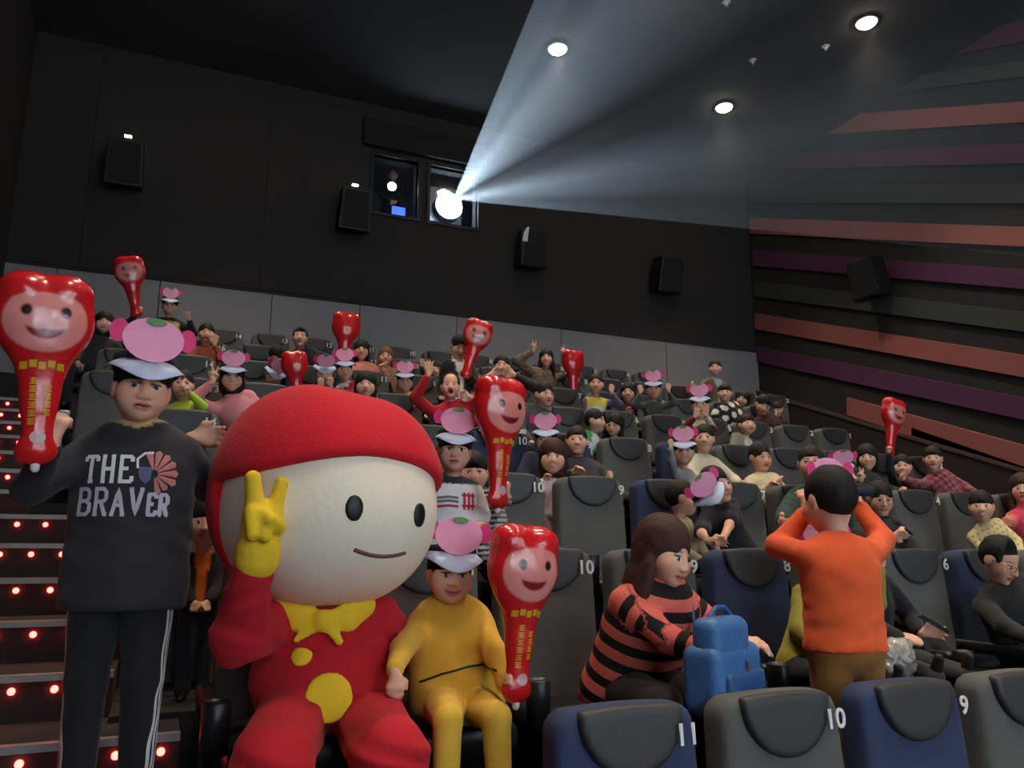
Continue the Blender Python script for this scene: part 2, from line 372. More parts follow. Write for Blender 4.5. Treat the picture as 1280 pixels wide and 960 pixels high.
# the beam: thin haze lit by the projector's own lamp
lp = Vector(((WB[0]+WB[1])/2, Y0-.05, (zt+zb)/2-.05))
sl_ = bpy.data.lights.new('projector_lamp', 'SPOT'); sl_.energy = BEAM_W; sl_.color = (.68, .84, 1); sl_.spot_size = math.radians(38); sl_.spot_blend = .08; sl_.shadow_soft_size = .05
so = bpy.data.objects.new('projector_lamp', sl_); link(so, prj); so.location = lp-prj.location
SCR = [(.7, 4.9), (8.6, 4.9), (8.6, -2.2), (.7, -2.2)]
ctr = Vector((4.6, -6.3, CZ+1.7)); so.rotation_euler = (ctr-lp).to_track_quat('-Z', 'Y').to_euler()
nt = None
sl_.use_nodes = True; nt = sl_.node_tree; em = nt.nodes['Emission']
tcn = nt.nodes.new('ShaderNodeTexCoord'); nz = nt.nodes.new('ShaderNodeTexNoise'); nz.inputs['Scale'].default_value = 9; nz.inputs['Detail'].default_value = 2
mr = nt.nodes.new('ShaderNodeMapRange'); mr.inputs[1].default_value = .35; mr.inputs[2].default_value = .68; mr.inputs[3].default_value = .5; mr.inputs[4].default_value = 1.6
va = nt.nodes.new('ShaderNodeVectorMath'); va.inputs[1].default_value = BEAMOFF; nt.links.new(tcn.outputs['Normal'], va.inputs[0]); nt.links.new(va.outputs[0], nz.inputs['Vector']); nt.links.new(nz.outputs['Fac'], mr.inputs[0]); nt.links.new(mr.outputs[0], em.inputs['Strength'])
near = [(-.02, .015), (.02, .015), (.02, -.015), (-.02, -.015)]
V = [(lp.x+a, lp.y, lp.z+b) for a, b in near]
for (x, h) in SCR:
    tt = (lp.y+1.0)/(lp.y+6.3); V.append((lp.x+(x-lp.x)*tt, -1.0, lp.z+(h+CZ-lp.z)*tt))
vm = bpy.data.materials.new('projector_haze'); vm.use_nodes = True; n_ = vm.node_tree; n_.nodes.clear()
oo = n_.nodes.new('ShaderNodeOutputMaterial'); sv = n_.nodes.new('ShaderNodeVolumeScatter')
sv.inputs['Color'].default_value = (.9, .95, 1, 1); sv.inputs['Density'].default_value = HAZE; sv.inputs['Anisotropy'].default_value = .7
n_.links.new(sv.outputs[0], oo.inputs['Volume'])
hz = mesh_obj('projector_beam_haze', V, [(3, 2, 1, 0), (4, 5, 6, 7), (0, 1, 5, 4), (1, 2, 6, 5), (2, 3, 7, 6), (3, 0, 4, 7)], vm)
tag(hz, 'bluish haze lit by the projector, a widening beam from the booth window', 'haze', kind='stuff')

# ------------------------------------------------------------------ smooth solid modelling: distance fields -> surface nets
def smin(a, b, k):
    if k <= 0: return np.minimum(a, b)
    h = np.clip(.5+.5*(b-a)/k, 0, 1); return b*(1-h)+a*h-k*h*(1-h)
def smax(a, b, k): return -smin(-a, -b, k)
def e_ell(x, y, z, rx, ry, rz):
    k0 = np.sqrt((x/rx)**2+(y/ry)**2+(z/rz)**2); k1 = np.sqrt((x/rx**2)**2+(y/ry**2)**2+(z/rz**2)**2)
    return k0*(k0-1)/np.maximum(k1, 1e-6)
def cap(a, b, r1, r2=None, flat=None):
    a = np.asarray(a, float); b = np.asarray(b, float); r2 = r1 if r2 is None else r2; ab = b-a; L = max(float(ab @ ab), 1e-9)
    if flat is not None: fv = np.asarray(flat[0], float); fv = fv/np.linalg.norm(fv); ff = flat[1]
    def fn(x, y, z):
        dx, dy, dz = x-a[0], y-a[1], z-a[2]
        t = np.clip((dx*ab[0]+dy*ab[1]+dz*ab[2])/L, 0, 1)
        ex, ey, ez = dx-t*ab[0], dy-t*ab[1], dz-t*ab[2]
        if flat is not None:
            c = (ex*fv[0]+ey*fv[1]+ez*fv[2])*(1/ff-1); ex = ex+c*fv[0]; ey = ey+c*fv[1]; ez = ez+c*fv[2]
            return (np.sqrt(ex*ex+ey*ey+ez*ez)-(r1+(r2-r1)*t))*(ff if ff < 1 else 1)
        return np.sqrt(ex*ex+ey*ey+ez*ez)-(r1+(r2-r1)*t)
    r = max(r1, r2)*(max(1, flat[1]) if flat else 1)
    return fn, np.minimum(a, b)-r, np.maximum(a, b)+r
def ell(c, r, R=None):
    c = np.asarray(c, float); r = np.asarray(r, float)
    if R is None:
        return (lambda x, y, z: e_ell(x-c[0], y-c[1], z-c[2], *r)), c-r, c+r
    R = np.asarray(R)
    def fn(x, y, z):
        x, y, z = x-c[0], y-c[1], z-c[2]
        return e_ell(R[0, 0]*x+R[1, 0]*y+R[2, 0]*z, R[0, 1]*x+R[1, 1]*y+R[2, 1]*z, R[0, 2]*x+R[1, 2]*y+R[2, 2]*z, *r)
    return fn, c-max(r), c+max(r)
def rbox(c, h, rad):
    c = np.asarray(c, float); h = np.asarray(h, float)
    def fn(x, y, z):
        qx, qy, qz = np.abs(x-c[0])-h[0]+rad, np.abs(y-c[1])-h[1]+rad, np.abs(z-c[2])-h[2]+rad
        return np.sqrt(np.maximum(qx, 0)**2+np.maximum(qy, 0)**2+np.maximum(qz, 0)**2)+np.minimum(np.maximum(qx, np.maximum(qy, qz)), 0)-rad
    return fn, c-h, c+h
def inflate(p, o):
    f, lo, hi = p; return (lambda x, y, z: f(x, y, z)-o), lo-o, hi+o
class Field:
    def __init__(s, lo, hi, coarse, fine=None, boxes=()):
        s.c = []; s.coarse = coarse
        for a in range(3):
            xs = [lo[a]-2.2*coarse]
            while xs[-1] < hi[a]+2.2*coarse:
                x = xs[-1]; st = coarse
                for bl, bh in boxes:
                    if bl[a]-fine <= x <= bh[a]: st = fine
                    elif x < bl[a] < x+st: st = max(fine, bl[a]-x)
                xs.append(x+st)
            s.c.append(np.array(xs))
        s.F = np.full([len(c) for c in s.c], 1.0)
    def sl(s, lo, hi, m):
        return tuple(slice(max(0, int(np.searchsorted(s.c[a], lo[a]-m))-1), int(np.searchsorted(s.c[a], hi[a]+m))+1) for a in range(3))
    def grid(s, q): return s.c[0][q[0]][:, None, None], s.c[1][q[1]][None, :, None], s.c[2][q[2]][None, None, :]
    def add(s, prim, k=.02):
        f, lo, hi = prim; q = s.sl(lo, hi, k+2*s.coarse)
        s.F[q] = smin(s.F[q], f(*s.grid(q)), k); return s
    def sub(s, prim, k=.01):
        f, lo, hi = prim; q = s.sl(lo, hi, k+2*s.coarse)
        s.F[q] = smax(s.F[q], -f(*s.grid(q)), k); return s
    def clip(s, fn, k=.0):
        v = fn(*s.grid((slice(None),)*3)); s.F = smax(s.F, np.broadcast_to(v, s.F.shape), k) if k else np.maximum(s.F, v); return s
    def mesh(s):
        F = s.F; sg = F < 0; nx, ny, nz = F.shape
        act = np.zeros((nx-1, ny-1, nz-1), np.int8)
        cor = [(i, j, k) for i in (0, 1) for j in (0, 1) for k in (0, 1)]
        for i, j, k in cor: act += sg[i:nx-1+i, j:ny-1+j, k:nz-1+k]
        I = np.nonzero((act > 0) & (act < 8)); N = len(I[0])
        idx = np.full(act.shape, -1, np.int64); idx[I] = np.arange(N)
        val = {c: F[I[0]+c[0], I[1]+c[1], I[2]+c[2]] for c in cor}
        pos = {c: np.stack([s.c[a][I[a]+c[a]] for a in range(3)], 1) for c in cor}
        acc = np.zeros((N, 3)); cnt = np.zeros(N)
        for a in range(3):
            for c in cor:
                if c[a]: continue
                d = list(c); d[a] = 1; d = tuple(d); f0, f1 = val[c], val[d]; m = (f0 < 0) != (f1 < 0)
                t = np.where(m, f0/np.where(m, f0-f1, 1), 0)[:, None]
                acc += np.where(m[:, None], pos[c]+(pos[d]-pos[c])*t, 0); cnt += m
        V = acc/np.maximum(cnt, 1)[:, None]; Q = []
        for a in range(3):
            b, c = (a+1) % 3, (a+2) % 3
            q0 = [slice(None)]*3; q1 = [slice(None)]*3; q0[a] = slice(0, -1); q1[a] = slice(1, None)
            for ax in (b, c): q0[ax] = slice(1, -1); q1[ax] = slice(1, -1)
            s0, s1 = sg[tuple(q0)], sg[tuple(q1)]; E = np.nonzero(s0 != s1); ins = s0[E]
            P = [E[0], E[1], E[2]]; P = [p.copy() for p in P]; P[b] += 1; P[c] += 1
            cells = []
            for db, dc in ((-1, -1), (0, -1), (0, 0), (-1, 0)):
                p = [q.copy() for q in P]; p[b] += db; p[c] += dc; cells.append(idx[p[0], p[1], p[2]])
            qd = np.stack(cells, 1); qd[~ins] = qd[~ins][:, ::-1]; Q.append(qd)
        return V, np.concatenate(Q)
def field_of(prims, coarse, fine=None, boxes=(), k=.02):
    lo = np.min([p[1] for p in prims], 0); hi = np.max([p[2] for p in prims], 0)
    F = Field(lo, hi, coarse, fine, boxes)
    for p in prims: F.add(p, k)
    return F
def rot(yaw=0, pitch=0, roll=0):
    """degrees; yaw turns the face (-Y) towards +X, pitch > 0 looks down, roll > 0 tips the head to +X"""
    return np.array(Matrix.Rotation(math.radians(yaw), 3, 'Z') @ Matrix.Rotation(math.radians(pitch), 3, 'X') @ Matrix.Rotation(math.radians(roll), 3, 'Y'))

# ------------------------------------------------------------------ cinema seats
def make_seat(fabric, name):
    e = empty(name)
    h = 1.10
    f = Field((-.3, -.12, .28), (.3, .24, 1.14), .018)
    def back(x, y, z):                       # tall slab, narrower at the top, slight recline, bulged sides
        yy = y-(z-.4)*.06; w = .256-.018*np.clip((z-.35)/.75, 0, 1)**1.5
        qx, qz, qy = np.abs(x)-w+.06, np.abs(z-.715+.25*x*x)-.385+.06, np.abs(yy-.06)-.062+.03
        d = np.sqrt(np.maximum(qx, 0)**2+np.maximum(qz, 0)**2)+np.minimum(np.maximum(qx, qz), 0)-.06
        d2 = np.abs(yy-.06+.012*np.cos(x*8))-.062
        return smax(d, d2, .035)
    f.add((back, np.array((-.3, -.1, .3)), np.array((.3, .2, 1.12))), 0)
    V, Q = f.mesh(); mesh_obj('backrest', V, Q, fabric, e, True)
    f = Field((-.2, -.08, .86), (.2, .1, 1.12), .011)
    def pad(x, y, z):
        yy = y-(z-.4)*.06; d = smax(np.sqrt(x*x*.95+(z-1.075)**2)-.172, z-1.102+.25*x*x, .02)
        return smax(d, np.abs(yy+.006)-.026, .02)
    f.add((pad, np.array((-.2, -.06, .88)), np.array((.2, .08, 1.11))), 0)
    V, Q = f.mesh(); mesh_obj('headrest_pad', V, Q, M_PAD, e, True)
    f = field_of([rbox((0, -.2, .40), (.235, .25, .065), .05)], .02)
    V, Q = f.mesh(); mesh_obj('seat_cushion', V, Q, M_ARM, e, True)
    box('pedestal', (-.2, -.3, 0), (.2, .02, .36), M_ARM, e, .02)
    a = None
    f = field_of([rbox((-.279, -.13, .56), (.029, .25, .035), .026), rbox((-.279, .06, .42), (.027, .07, .16), .024)], .014, k=.03)
    V, Q = f.mesh(); a = mesh_obj('armrest', V, Q, M_ARM, e, True)
    bm = bmesh.new(); n = 20; prof = [(.045, .44), (.048, .60), (.043, .605), (.038, .59), (.036, .47)]
    vv = [[bm.verts.new((-.268+r*math.cos(2*math.pi*i/n), -.42+r*math.sin(2*math.pi*i/n), z)) for i in range(n)] for r, z in prof]
    for q in range(len(prof)-1):
        for i in range(n): bm.faces.new((vv[q][i], vv[q][(i+1) % n], vv[q+1][(i+1) % n], vv[q+1][i]))
    bm.faces.new(vv[0]); bm.faces.new(vv[-1]); bm_obj('cup_holder', bm, M_ARM, a, True)
    return e
_num = {}
def num_mesh(t):
    if t in _num: return _num[t]
    c = bpy.data.curves.new('n', 'FONT'); c.body = t; c.size = .085; c.align_x = 'RIGHT'; c.extrude = .002; c.offset = .0015
    o = bpy.data.objects.new('n', c); COL.objects.link(o); dg = bpy.context.evaluated_depsgraph_get()
    me = bpy.data.meshes.new_from_object(o.evaluated_get(dg)); bpy.data.objects.remove(o)
    me.transform(Matrix.Rotation(math.radians(86.5), 4, 'X')); me.materials.clear(); me.materials.append(M_WHITE); _num[t] = me; return me
seat_g, seat_b = make_seat(M_SEATG, 'cinema_chair'), make_seat(M_SEATB, 'cinema_chair')
used = set()
NUMW = 'zero one two three four five six seven eight nine ten eleven twelve thirteen fourteen fifteen sixteen seventeen eighteen'.split()
ORD = ['first', 'second', 'third', 'fourth', 'fifth', 'sixth', 'seventh', 'eighth']
CORNER = {-1: (1.573, 11), 0: (1.309, 11), 1: (2.21, 10), 2: (2.64, 10), 3: (2.12, 10), 4: (2.11, 11), 5: (2.27, 13), 6: (2.52, 11)}
NAVY = {(-1, 11), (-1, 9), (0, 8), (0, 5), (2, 10), (2, 9), (1, 8), (3, 9), (3, 11), (4, 12), (5, 13), (2, 7), (6, 12)}
SEATX = {}
for k in range(-1, 7):
    c0, n0 = CORNER[k]
    for j in range(-7, 14):
        n = n0-j; xr = c0+.58*j; xc = xr-.25
        if n < 1 or xc-.29 < RSTART[k]-.01 or xc > ROWEND.get(k, REND)-.2: continue
        q = (np.array((xc, ROWD(k), ROWF(k)+1.0))-CAMP); zz = q @ _zc; ux = q @ _xc/zz*FPX+640
        if ux > 1420 or ux < -100: continue
        src = seat_b if (k, n) in NAVY else seat_g
        key = 'b' if src is seat_b else 'g'
        e = src if key not in used else dup(src)
        used.add(key)
        e.location = (xc, ROWD(k), ROWF(k))
        for qi, ch in enumerate(reversed(str(n))): no = link(bpy.data.objects.new('seat_number', num_mesh(ch)), e); no.location = (.212-.043*qi, -.012, .985)
        tag(e, '%s cinema chair with number %s in the %s row from the front' % ('navy blue' if key == 'b' else 'charcoal grey', NUMW[n], ORD[k+1]), 'chair', 'cinema chairs in raked rows')
        SEATX[(k, n)] = xc

# ------------------------------------------------------------------ people
SKIN = np.array(srgb(224, 170, 144)); DARKSHOE = np.array(srgb(35, 30, 30))
def ik(S, T, l1, l2, pole):
    S, T = np.asarray(S, float), np.asarray(T, float); d = T-S; L = np.linalg.norm(d)
    if L > (l1+l2)*.995: f = L/((l1+l2)*.995); f = min(f, 1.25); l1, l2 = l1*f, l2*f
    L = min(L, (l1+l2)*.995); d = d/np.linalg.norm(d); T = S+d*L
    a = (l1*l1-l2*l2+L*L)/(2*L); h = math.sqrt(max(l1*l1-a*a, 0)); p = np.asarray(pole, float); p = p-d*(p @ d); p /= max(np.linalg.norm(p), 1e-6)
    return S+d*a+p*h, T
def unit(v): v = np.asarray(v, float); return v/max(np.linalg.norm(v), 1e-9)
def hand_prims(Wr, f, n, s, pose, side, rmin=0):
    """palm, four fingers and a thumb; f along the hand, n out of the back of the hand"""
    f = unit(f); n = unit(n-f*(np.dot(n, f))); l = np.cross(f, n)*side    # l points to the thumb side
    P = []; sc = s; rr = max(.0092*sc, rmin)
    kn = [Wr+f*(.088-.006*abs(i-1.2))*sc+l*(1.5-i)*.0205*sc for i in range(4)]
    for q in kn: P.append(cap(Wr+f*.012*sc, q, .018*sc, .0125*sc))
    curls = {'open': (.08,)*4, 'relax': (.55, .6, .65, .7), 'v': (.05, .05, 1.75, 1.8), 'fist': (1.5, 1.5, 1.5, 1.5), 'point': (.1, 1.6, 1.7, 1.7)}[pose]
    spread = {'open': .16, 'v': .3}.get(pose, .05)
    for i, q in enumerate(kn):
        L = (.072, .08, .075, .058)[i]*sc; c = curls[i]; sp = (1.5-i)*spread if pose != 'v' else ((.28, -.22, -.1, -.1)[i])
        d1 = unit(f*math.cos(c*.75)-n*math.sin(c*.75)+l*sp); m = q+d1*L*.52; d2 = unit(f*math.cos(c*1.6)-n*math.sin(c*1.6)+l*sp)
        P.append(cap(q, m, rr, rr*.95)); P.append(cap(m, m+d2*L*.5, rr*.95, rr*.8))
    tb = Wr+f*.03*sc+l*.026*sc; c = 1.0 if pose in ('v', 'fist', 'point') else .3
    t1 = tb+unit(f*.7+l*(.9-.5*c)-n*.5*c)*.042*sc; t2 = t1+unit(f*(.9-.4*c)+l*(.4-1.0*c)-n*.5*c)*.034*sc
    P += [cap(tb, t1, rr*1.35, rr*1.15), cap(t1, t2, rr*1.15, rr*.95)]
    return P
def head_fn(x, y, z, mouth=0, ch=0):
    ax = np.abs(x)
    d = smin(e_ell(x, y-.008, z-.022, .076, .094, .098), e_ell(x, y+.026, z+.052-.008*ch, .055+.004*ch, .062, .062-.006*ch), .045)
    d = smin(d, e_ell(ax-.036-.003*ch, y+.056, z+.026, .03+.004*ch, .03, .034), .03)
    d = smin(d, e_ell(x, y+.072-.006*ch, z+.088-.01*ch, .026, .022, .02), .02)
    d = smax(d, -e_ell(ax-.031, y+.102, z-.006, .021, .016, .011), .014)
    d = smin(d, e_ell(ax-.031, y+.072, z-.004, .017, .0185, .013), .004)
    t = np.clip((z+.024)/.04, 0, 1); d = smin(d, np.sqrt(x*x+(y+.107-.006*ch-(.018-.004*ch)*t)**2+(z+.024-.034*t)**2)-(.0135-.0015*ch-.0045*t), .014)
    d = smin(d, e_ell(ax-.012, y+.098, z+.028, .009, .01, .008), .008)
    d = smin(d, e_ell(x, y+.09, z+.05, .026, .012, .0065), .006); d = smin(d, e_ell(x, y+.088, z+.0625, .022, .012, .0075), .006)
    if mouth: d = smax(d, -e_ell(x, y+.1, z+.057, .02, .02, .005+.012*mouth), .004)
    return smin(d, e_ell(ax-.078, y-.012, z+.002, .011, .021, .031), .01)
def head_cols(L, skin, hair, mouth=0, smile=0, look=0., fine=False):
    x, y, z = L[:, 0], L[:, 1], L[:, 2]; ax = np.abs(x); c = np.tile(skin, (len(L), 1)); fr = y < -.03
    def put(m, col, a=1.0): c[m] = c[m]*(1-a)+np.asarray(col)*a
    put(fr & (((ax-.045)/.024)**2+((z+.022)/.02)**2 < 1), skin*np.array((1.02, .82, .8)), .5)
    put(fr & (((x)/.018)**2+((z+.03)/.014)**2 < 1), skin*np.array((1.02, .88, .85)), .5)
    zm = z+.056-smile*(x/.03)**2*.009
    lips = fr & ((x/(.026+.007*smile))**2+(zm/(.0125+.012*mouth))**2 < 1); put(lips, skin*np.array((.82, .5, .5)))
    put(fr & ((x/(.022+.007*smile))**2+(zm/(.0028+(.0 if fine else .003)*smile+.011*mouth))**2 < 1), srgb(70, 26, 26) if mouth or not smile else srgb(110, 44, 42) if fine else srgb(216, 196, 186))
    ex = ax-.031
    put(fr & ((ex/.017)**2+((z-.004)/.0088)**2 < 1), srgb(214, 206, 198))
    put(fr & ((x-np.sign(x)*.031-look)**2+((z-.004))**2 < .0078**2), srgb(24, 16, 14))
    put(fr & ((ex/.019)**2+((z-.0125)/.0032)**2 < 1), srgb(38, 24, 20))
    put(fr & (((ex-.002)/.023)**2+((z-.029+8*ex*ex)/.0038)**2 < 1), hair*.6+skin*.3)
    return c
def hair_fn(kind, fr=0.):
    """hair shells in head space; fr lowers the fringe"""
    def cutface(x, y, z, d, w=.066, top=.058):
        return smax(d, -e_ell(x, y+.115, z-(top-fr)+.11, w, .085, .11), .012)
    def noise(x, y, z): return .0013*np.sin(75*x+5*np.sin(17*z))*np.sin(60*y+9*z)+.0009*np.sin(150*x+40*y)*np.sin(60*z)
    def short(x, y, z):
        d = e_ell(x, y-.016, z-.032, .0855, .101, .103)
        d = cutface(x, y, z, d); d = smax(d, -(z+.082-.6*np.maximum(-y+.05, 0)), .012)
        d = smax(d, -e_ell(np.abs(x)-.088, y+.012, z+.012, .022, .034, .045), .01)
        return d+noise(x, y, z)
    def bald(x, y, z):
        d = short(x, y, z); return smax(d, -e_ell(x, y+.12, z-.075, .066, .11, .09), .035)
    def bob(x, y, z):
        d = smin(e_ell(x, y-.016, z-.036, .094, .106, .106), e_ell(x, y-.022, z+.05, .098, .085, .1), .03)
        d = cutface(x, y, z, d, .062, .048); return smax(d, -(z+.125), .015)+noise(x, y, z)
    def lng(x, y, z):
        d = smin(e_ell(x, y-.018, z-.034, .091, .105, .105), e_ell(x, y-.045, z+.13, .1, .06, .2), .04)
        d = smin(d, e_ell(np.abs(x)-.085, y+.015, z+.14, .026, .035, .13), .03)
        return cutface(x, y, z, d, .064, .054)+noise(x, y, z)
    def pulled(x, y, z):
        d = e_ell(x, y-.016, z-.03, .083, .099, .1); d = cutface(x, y, z, d, .069, .066)
        d = smax(d, -(z+.05-.35*np.maximum(-y+.02, 0)), .012); d = smax(d, -e_ell(np.abs(x)-.088, y+.012, z+.012, .02, .03, .04), .01)
        return smin(d, np.sqrt(x*x+(y-.125)**2+(z-.03)**2)-.036, .02)+noise(x, y, z)
    return {'short': short, 'bald': bald, 'bob': bob, 'long': lng, 'pulled': pulled}[kind]
HAIRBOX = {'short': .15, 'bald': .15, 'bob': .16, 'long': .36, 'pulled': .18}

def visor_meshes(person, T, tint=0, name='visor'):
    """paper sun visor: dark band, wavy pale brim, pink card with two side lobes; T maps head space to the wearer"""
    def put(nm, V, F, m, par, sm=False):
        V = [T((v[0], v[1], v[2]+.012)) for v in V]; return mesh_obj(nm, V, F, m, par, sm)
    V, F = [], []; n = 36
    for i in range(n):
        a = 2*math.pi*i/n; c, s_ = math.sin(a), -math.cos(a)
        for r, z in ((1.0, .052), (1.0, .09), (1.06, .09), (1.06, .052)): V.append((.089*c*r, .012+.108*s_*r, z+.012*(-s_)))
    for i in range(n):
        j = (i+1) % n
        for q in range(4): F.append((4*i+q, 4*j+q, 4*j+(q+1) % 4, 4*i+(q+1) % 4))
    band = put(name, V, F, M_BAND, person, True)
    V, F = [], []; m_ = 25
    for i in range(m_):
        a = math.radians(-88+176*i/(m_-1)); c, s_ = math.sin(a), -math.cos(a)
        o = .05*math.cos(a)**.6 if math.cos(a) > 0 else 0; dip = .014*math.cos(a*3.3)
        for up in (0, .004):
            V.append((.093*c, .012+.112*s_, .066+up-.008*s_)); V.append(((.093+.018+o*.4)*c, .012+(.112+.008+o*.85)*s_, .018-dip*1.0+up+.03*(1-math.cos(a))))
    for i in range(m_-1):
        a, b = 4*i, 4*i+4; F += [(a, a+1, b+1, b), (a+2, b+2, b+3, a+3), (a+1, a+3, b+3, b+1), (a, b, b+2, a+2)]
    F += [(0, 2, 3, 1), (4*m_-4, 4*m_-3, 4*m_-1, 4*m_-2)]
    put('brim', V, F, M_BRIM, band, True)
    tl = math.radians(-2)
    def card(nm, pts, y0, m, th=.004, par=band):
        V, F = [], []; k = len(pts)
        for t in (0, th):
            for u, w in pts: V.append((u, -.112+y0+t+w*math.sin(tl)+.9*u*u, .072+w*math.cos(tl)))
        F = [tuple(range(k)), tuple(range(2*k-1, k-1, -1))]+[(i, k+i, k+(i+1) % k, (i+1) % k) for i in range(k)]
        return put(nm, V, F, m, par)
    cd = card('card', [(.088*math.cos(t)*(1+.06*math.sin(t)), .062+.068*math.sin(t)) for t in np.linspace(0, 2*math.pi, 28)[:-1]], 0, M_PINKC)
    for sd in (-1, 1):
        card('card_lobe', [(sd*.098+.026*math.cos(t), .078+.036*math.sin(t)) for t in np.linspace(0, 2*math.pi, 18)[:-1]], .003, M_PINKD)
    card('card_leaf', [(.03*math.cos(t), .118+.012*math.sin(t)) for t in np.linspace(0, 2*math.pi, 14)[:-1]], -.003, M_LEAF)
    return band

def person(px, D, base_z, label, s=None, seated=True, yaw=0, face=None, lean=0, side=0, arms=None, hair=('short', (28, 22, 20), 0.),
           top=(60, 60, 70), inner=None, sleeve=1.0, trousers=(38, 38, 46), visor=False, vis_face=None, mouth=0, smile=0, res=(.024, .010), fat=1.0, top_cols=None, top_attr=None, top_mat=None,
           glasses=False, extra=None, hsc=None, group='cinema audience', target=None, hem=.0, look=0., legs=None, head=1.0, collar=None, adult=False, clx=None, loose=1.0, seat_x=None):
    """a seated or standing figure, its head centre on the sight line px at depth D; base_z is its seat or floor"""
    tgt = PD(px[0], px[1], D) if target is None else np.array(target, float)
    hgt = tgt[2]-base_z; z0 = 0 if seated else .80
    auto = s is None
    A = .64+z0; smn = .79 if adult else .42
    if auto: s = max(smn, min(1.16, (hgt-.115)/A))
    hs_ = hsc or (.86+.2*s)*head
    Rz = np.array(Matrix.Rotation(math.radians(yaw), 3, 'Z'))
    side0, lean0 = side, lean
    for it in range(16):                     # size, slouch and sideways lean that bring the head there from the seat
        Rl = np.array(Matrix.Rotation(math.radians(side), 3, 'Y') @ Matrix.Rotation(math.radians(lean), 3, 'X'))
        piv = np.array((0, 0, (z0+.10)*s))
        TT = lambda p: piv+Rl @ (np.array(p, float)*s-np.array((0, 0, .10*s)))
        neck = TT((0, 0, .60)); hc = neck+Rl @ np.array((0, -.015, .0))*hs_+np.array((0, -.012, .145*hs_))
        if it == 15: break
        if seat_x is not None:
            err = (tgt-Rz @ hc)[0]-seat_x; side = max(-30, min(30, side+math.degrees(err*Rz[0, 0]/(.62*s))*.7))
        if auto:
            s = max(smn, min(1.16, s*(hgt/max(hc[2], .1)))); hs_ = hsc or (.86+.2*s)*head
            if seated and adult and s <= smn+1e-6 and hc[2] > hgt+.004: lean = max(lean-2.5, -42) if lean0 <= 0 else min(lean+2.5, 55)
    camyaw = -math.degrees(math.atan2(tgt[0], tgt[1]))
    org = tgt-Rz @ hc
    if seated or abs(org[2]-base_z) < .3: pass
    hy, hp, hr = face if face is not None else (camyaw, 0, 0)
    hy = hy-yaw
    HR = rot(hy, hp, hr)
    toL = lambda w: Rz.T @ (np.asarray(w, float)-org)
    # limbs
    SK, CL, TR = [], [], []          # body, upper garment, trousers
    g = fat
    tor = [ell(TT((0, 0, .10)), np.array((.165*g, .12*g, .12))*s, Rl), ell(TT((0, .005, .27)), np.array((.142*g, .108*g, .17))*s, Rl),
           ell(TT((0, .005, .44)), np.array((.168*g, .118*g, .165))*s, Rl), cap(TT((-.125, .008, .55)), TT((.125, .008, .55)), .058*s)]
    SK += tor; SK.append(cap(TT((0, .012, .54)), hc+np.array((0, .012, -.05*hs_)), .056*s if s > .8 else .05*s, .048*hs_))
    off = .014
    CL += [inflate(p, off) for p in tor]
    CL.append(cap(TT((0, .004, .47)), TT((0, .002, .06 if seated else .0)), loose*.172*g*s, loose*.178*g*s, (Rl @ np.array((0, 1., 0)), .70)))
    CL.append(cap(TT((0, .014, .55)), TT((0, .012, .58)), .078*s, .066*s+.004))
    if clx: CL += clx(TT, s)
    TR.append(inflate(tor[0], off*.8))
    handboxes = []; wr = {}
    arms = dict(arms or {})
    for sd, nm in ((-1, 'L'), (1, 'R')):
        S = TT((.172*sd, .008, .54)); sp = arms.get(nm, 'lap'); l1, l2 = .275*s, .245*s; pose = 'relax'; pole = (sd*.7, .35, -.8); hd = None; hn = None
        if sp == 'lap': T = TT((.075*sd, -.27, .16)); pole = (sd*1.0, .5, -.3)
        elif sp == 'down': T = S+np.array((sd*.06, -.03, -.505))*s; pole = (0, 1, 0)
        elif sp == 'knee': T = np.array((.13*sd, -.34, .25))*s; pole = (sd*1.0, .4, .2)
        elif sp == 'hold': T = TT((.17*sd, -.34, .24)); pole = (sd*1.0, .3, -.6)
        elif sp == 'phone': T = TT((.05*sd, -.30, .27)); pole = (sd*.8, .2, -1); hd = (-.5*sd, -.5, .3)
        else:
            T = toL(PD(sp[0], sp[1], D+sp[2])) if len(sp) < 5 or sp[4] is None else toL(sp[4]); pose = sp[3]
            if len(sp) > 5 and sp[5] is not None: pole = sp[5]
            if len(sp) > 6: hd = sp[6]
            if len(sp) > 7: hn = sp[7]
        E, Wr = ik(S, T, l1, l2, pole); wr[nm] = (E, Wr)
        SK += [cap(S, E, .047*s*g, .039*s), cap(E, Wr, .039*s, .026*s)]
        fd = unit(Wr-E) if hd is None else unit(hd)
        hn_ = np.array((0, 1., .15)) if hn is None else np.array(hn, float)
        if abs(fd @ unit(hn_)) > .9: hn_ = np.array((0, -.3, 1.))
        hp_ = hand_prims(Wr, fd, hn_, s*1.02, pose, sd if (hn is None) else sd, rmin=res[1]*.78)
        SK += hp_; lo = np.min([p[1] for p in hp_], 0); hi = np.max([p[2] for p in hp_], 0); handboxes.append((lo, hi))
        ew = E+(Wr-E)*.9
        CL.append(cap(S, E, .047*s*g+off, .039*s+off+.004))
        if sleeve > .5: CL.append(cap(E, ew, .039*s+off+.004, .028*s+off))
        else: CL.pop(); CL.append(cap(S, S+(E-S)*.72, .047*s*g+off+.002, .047*s*g+off+.006))
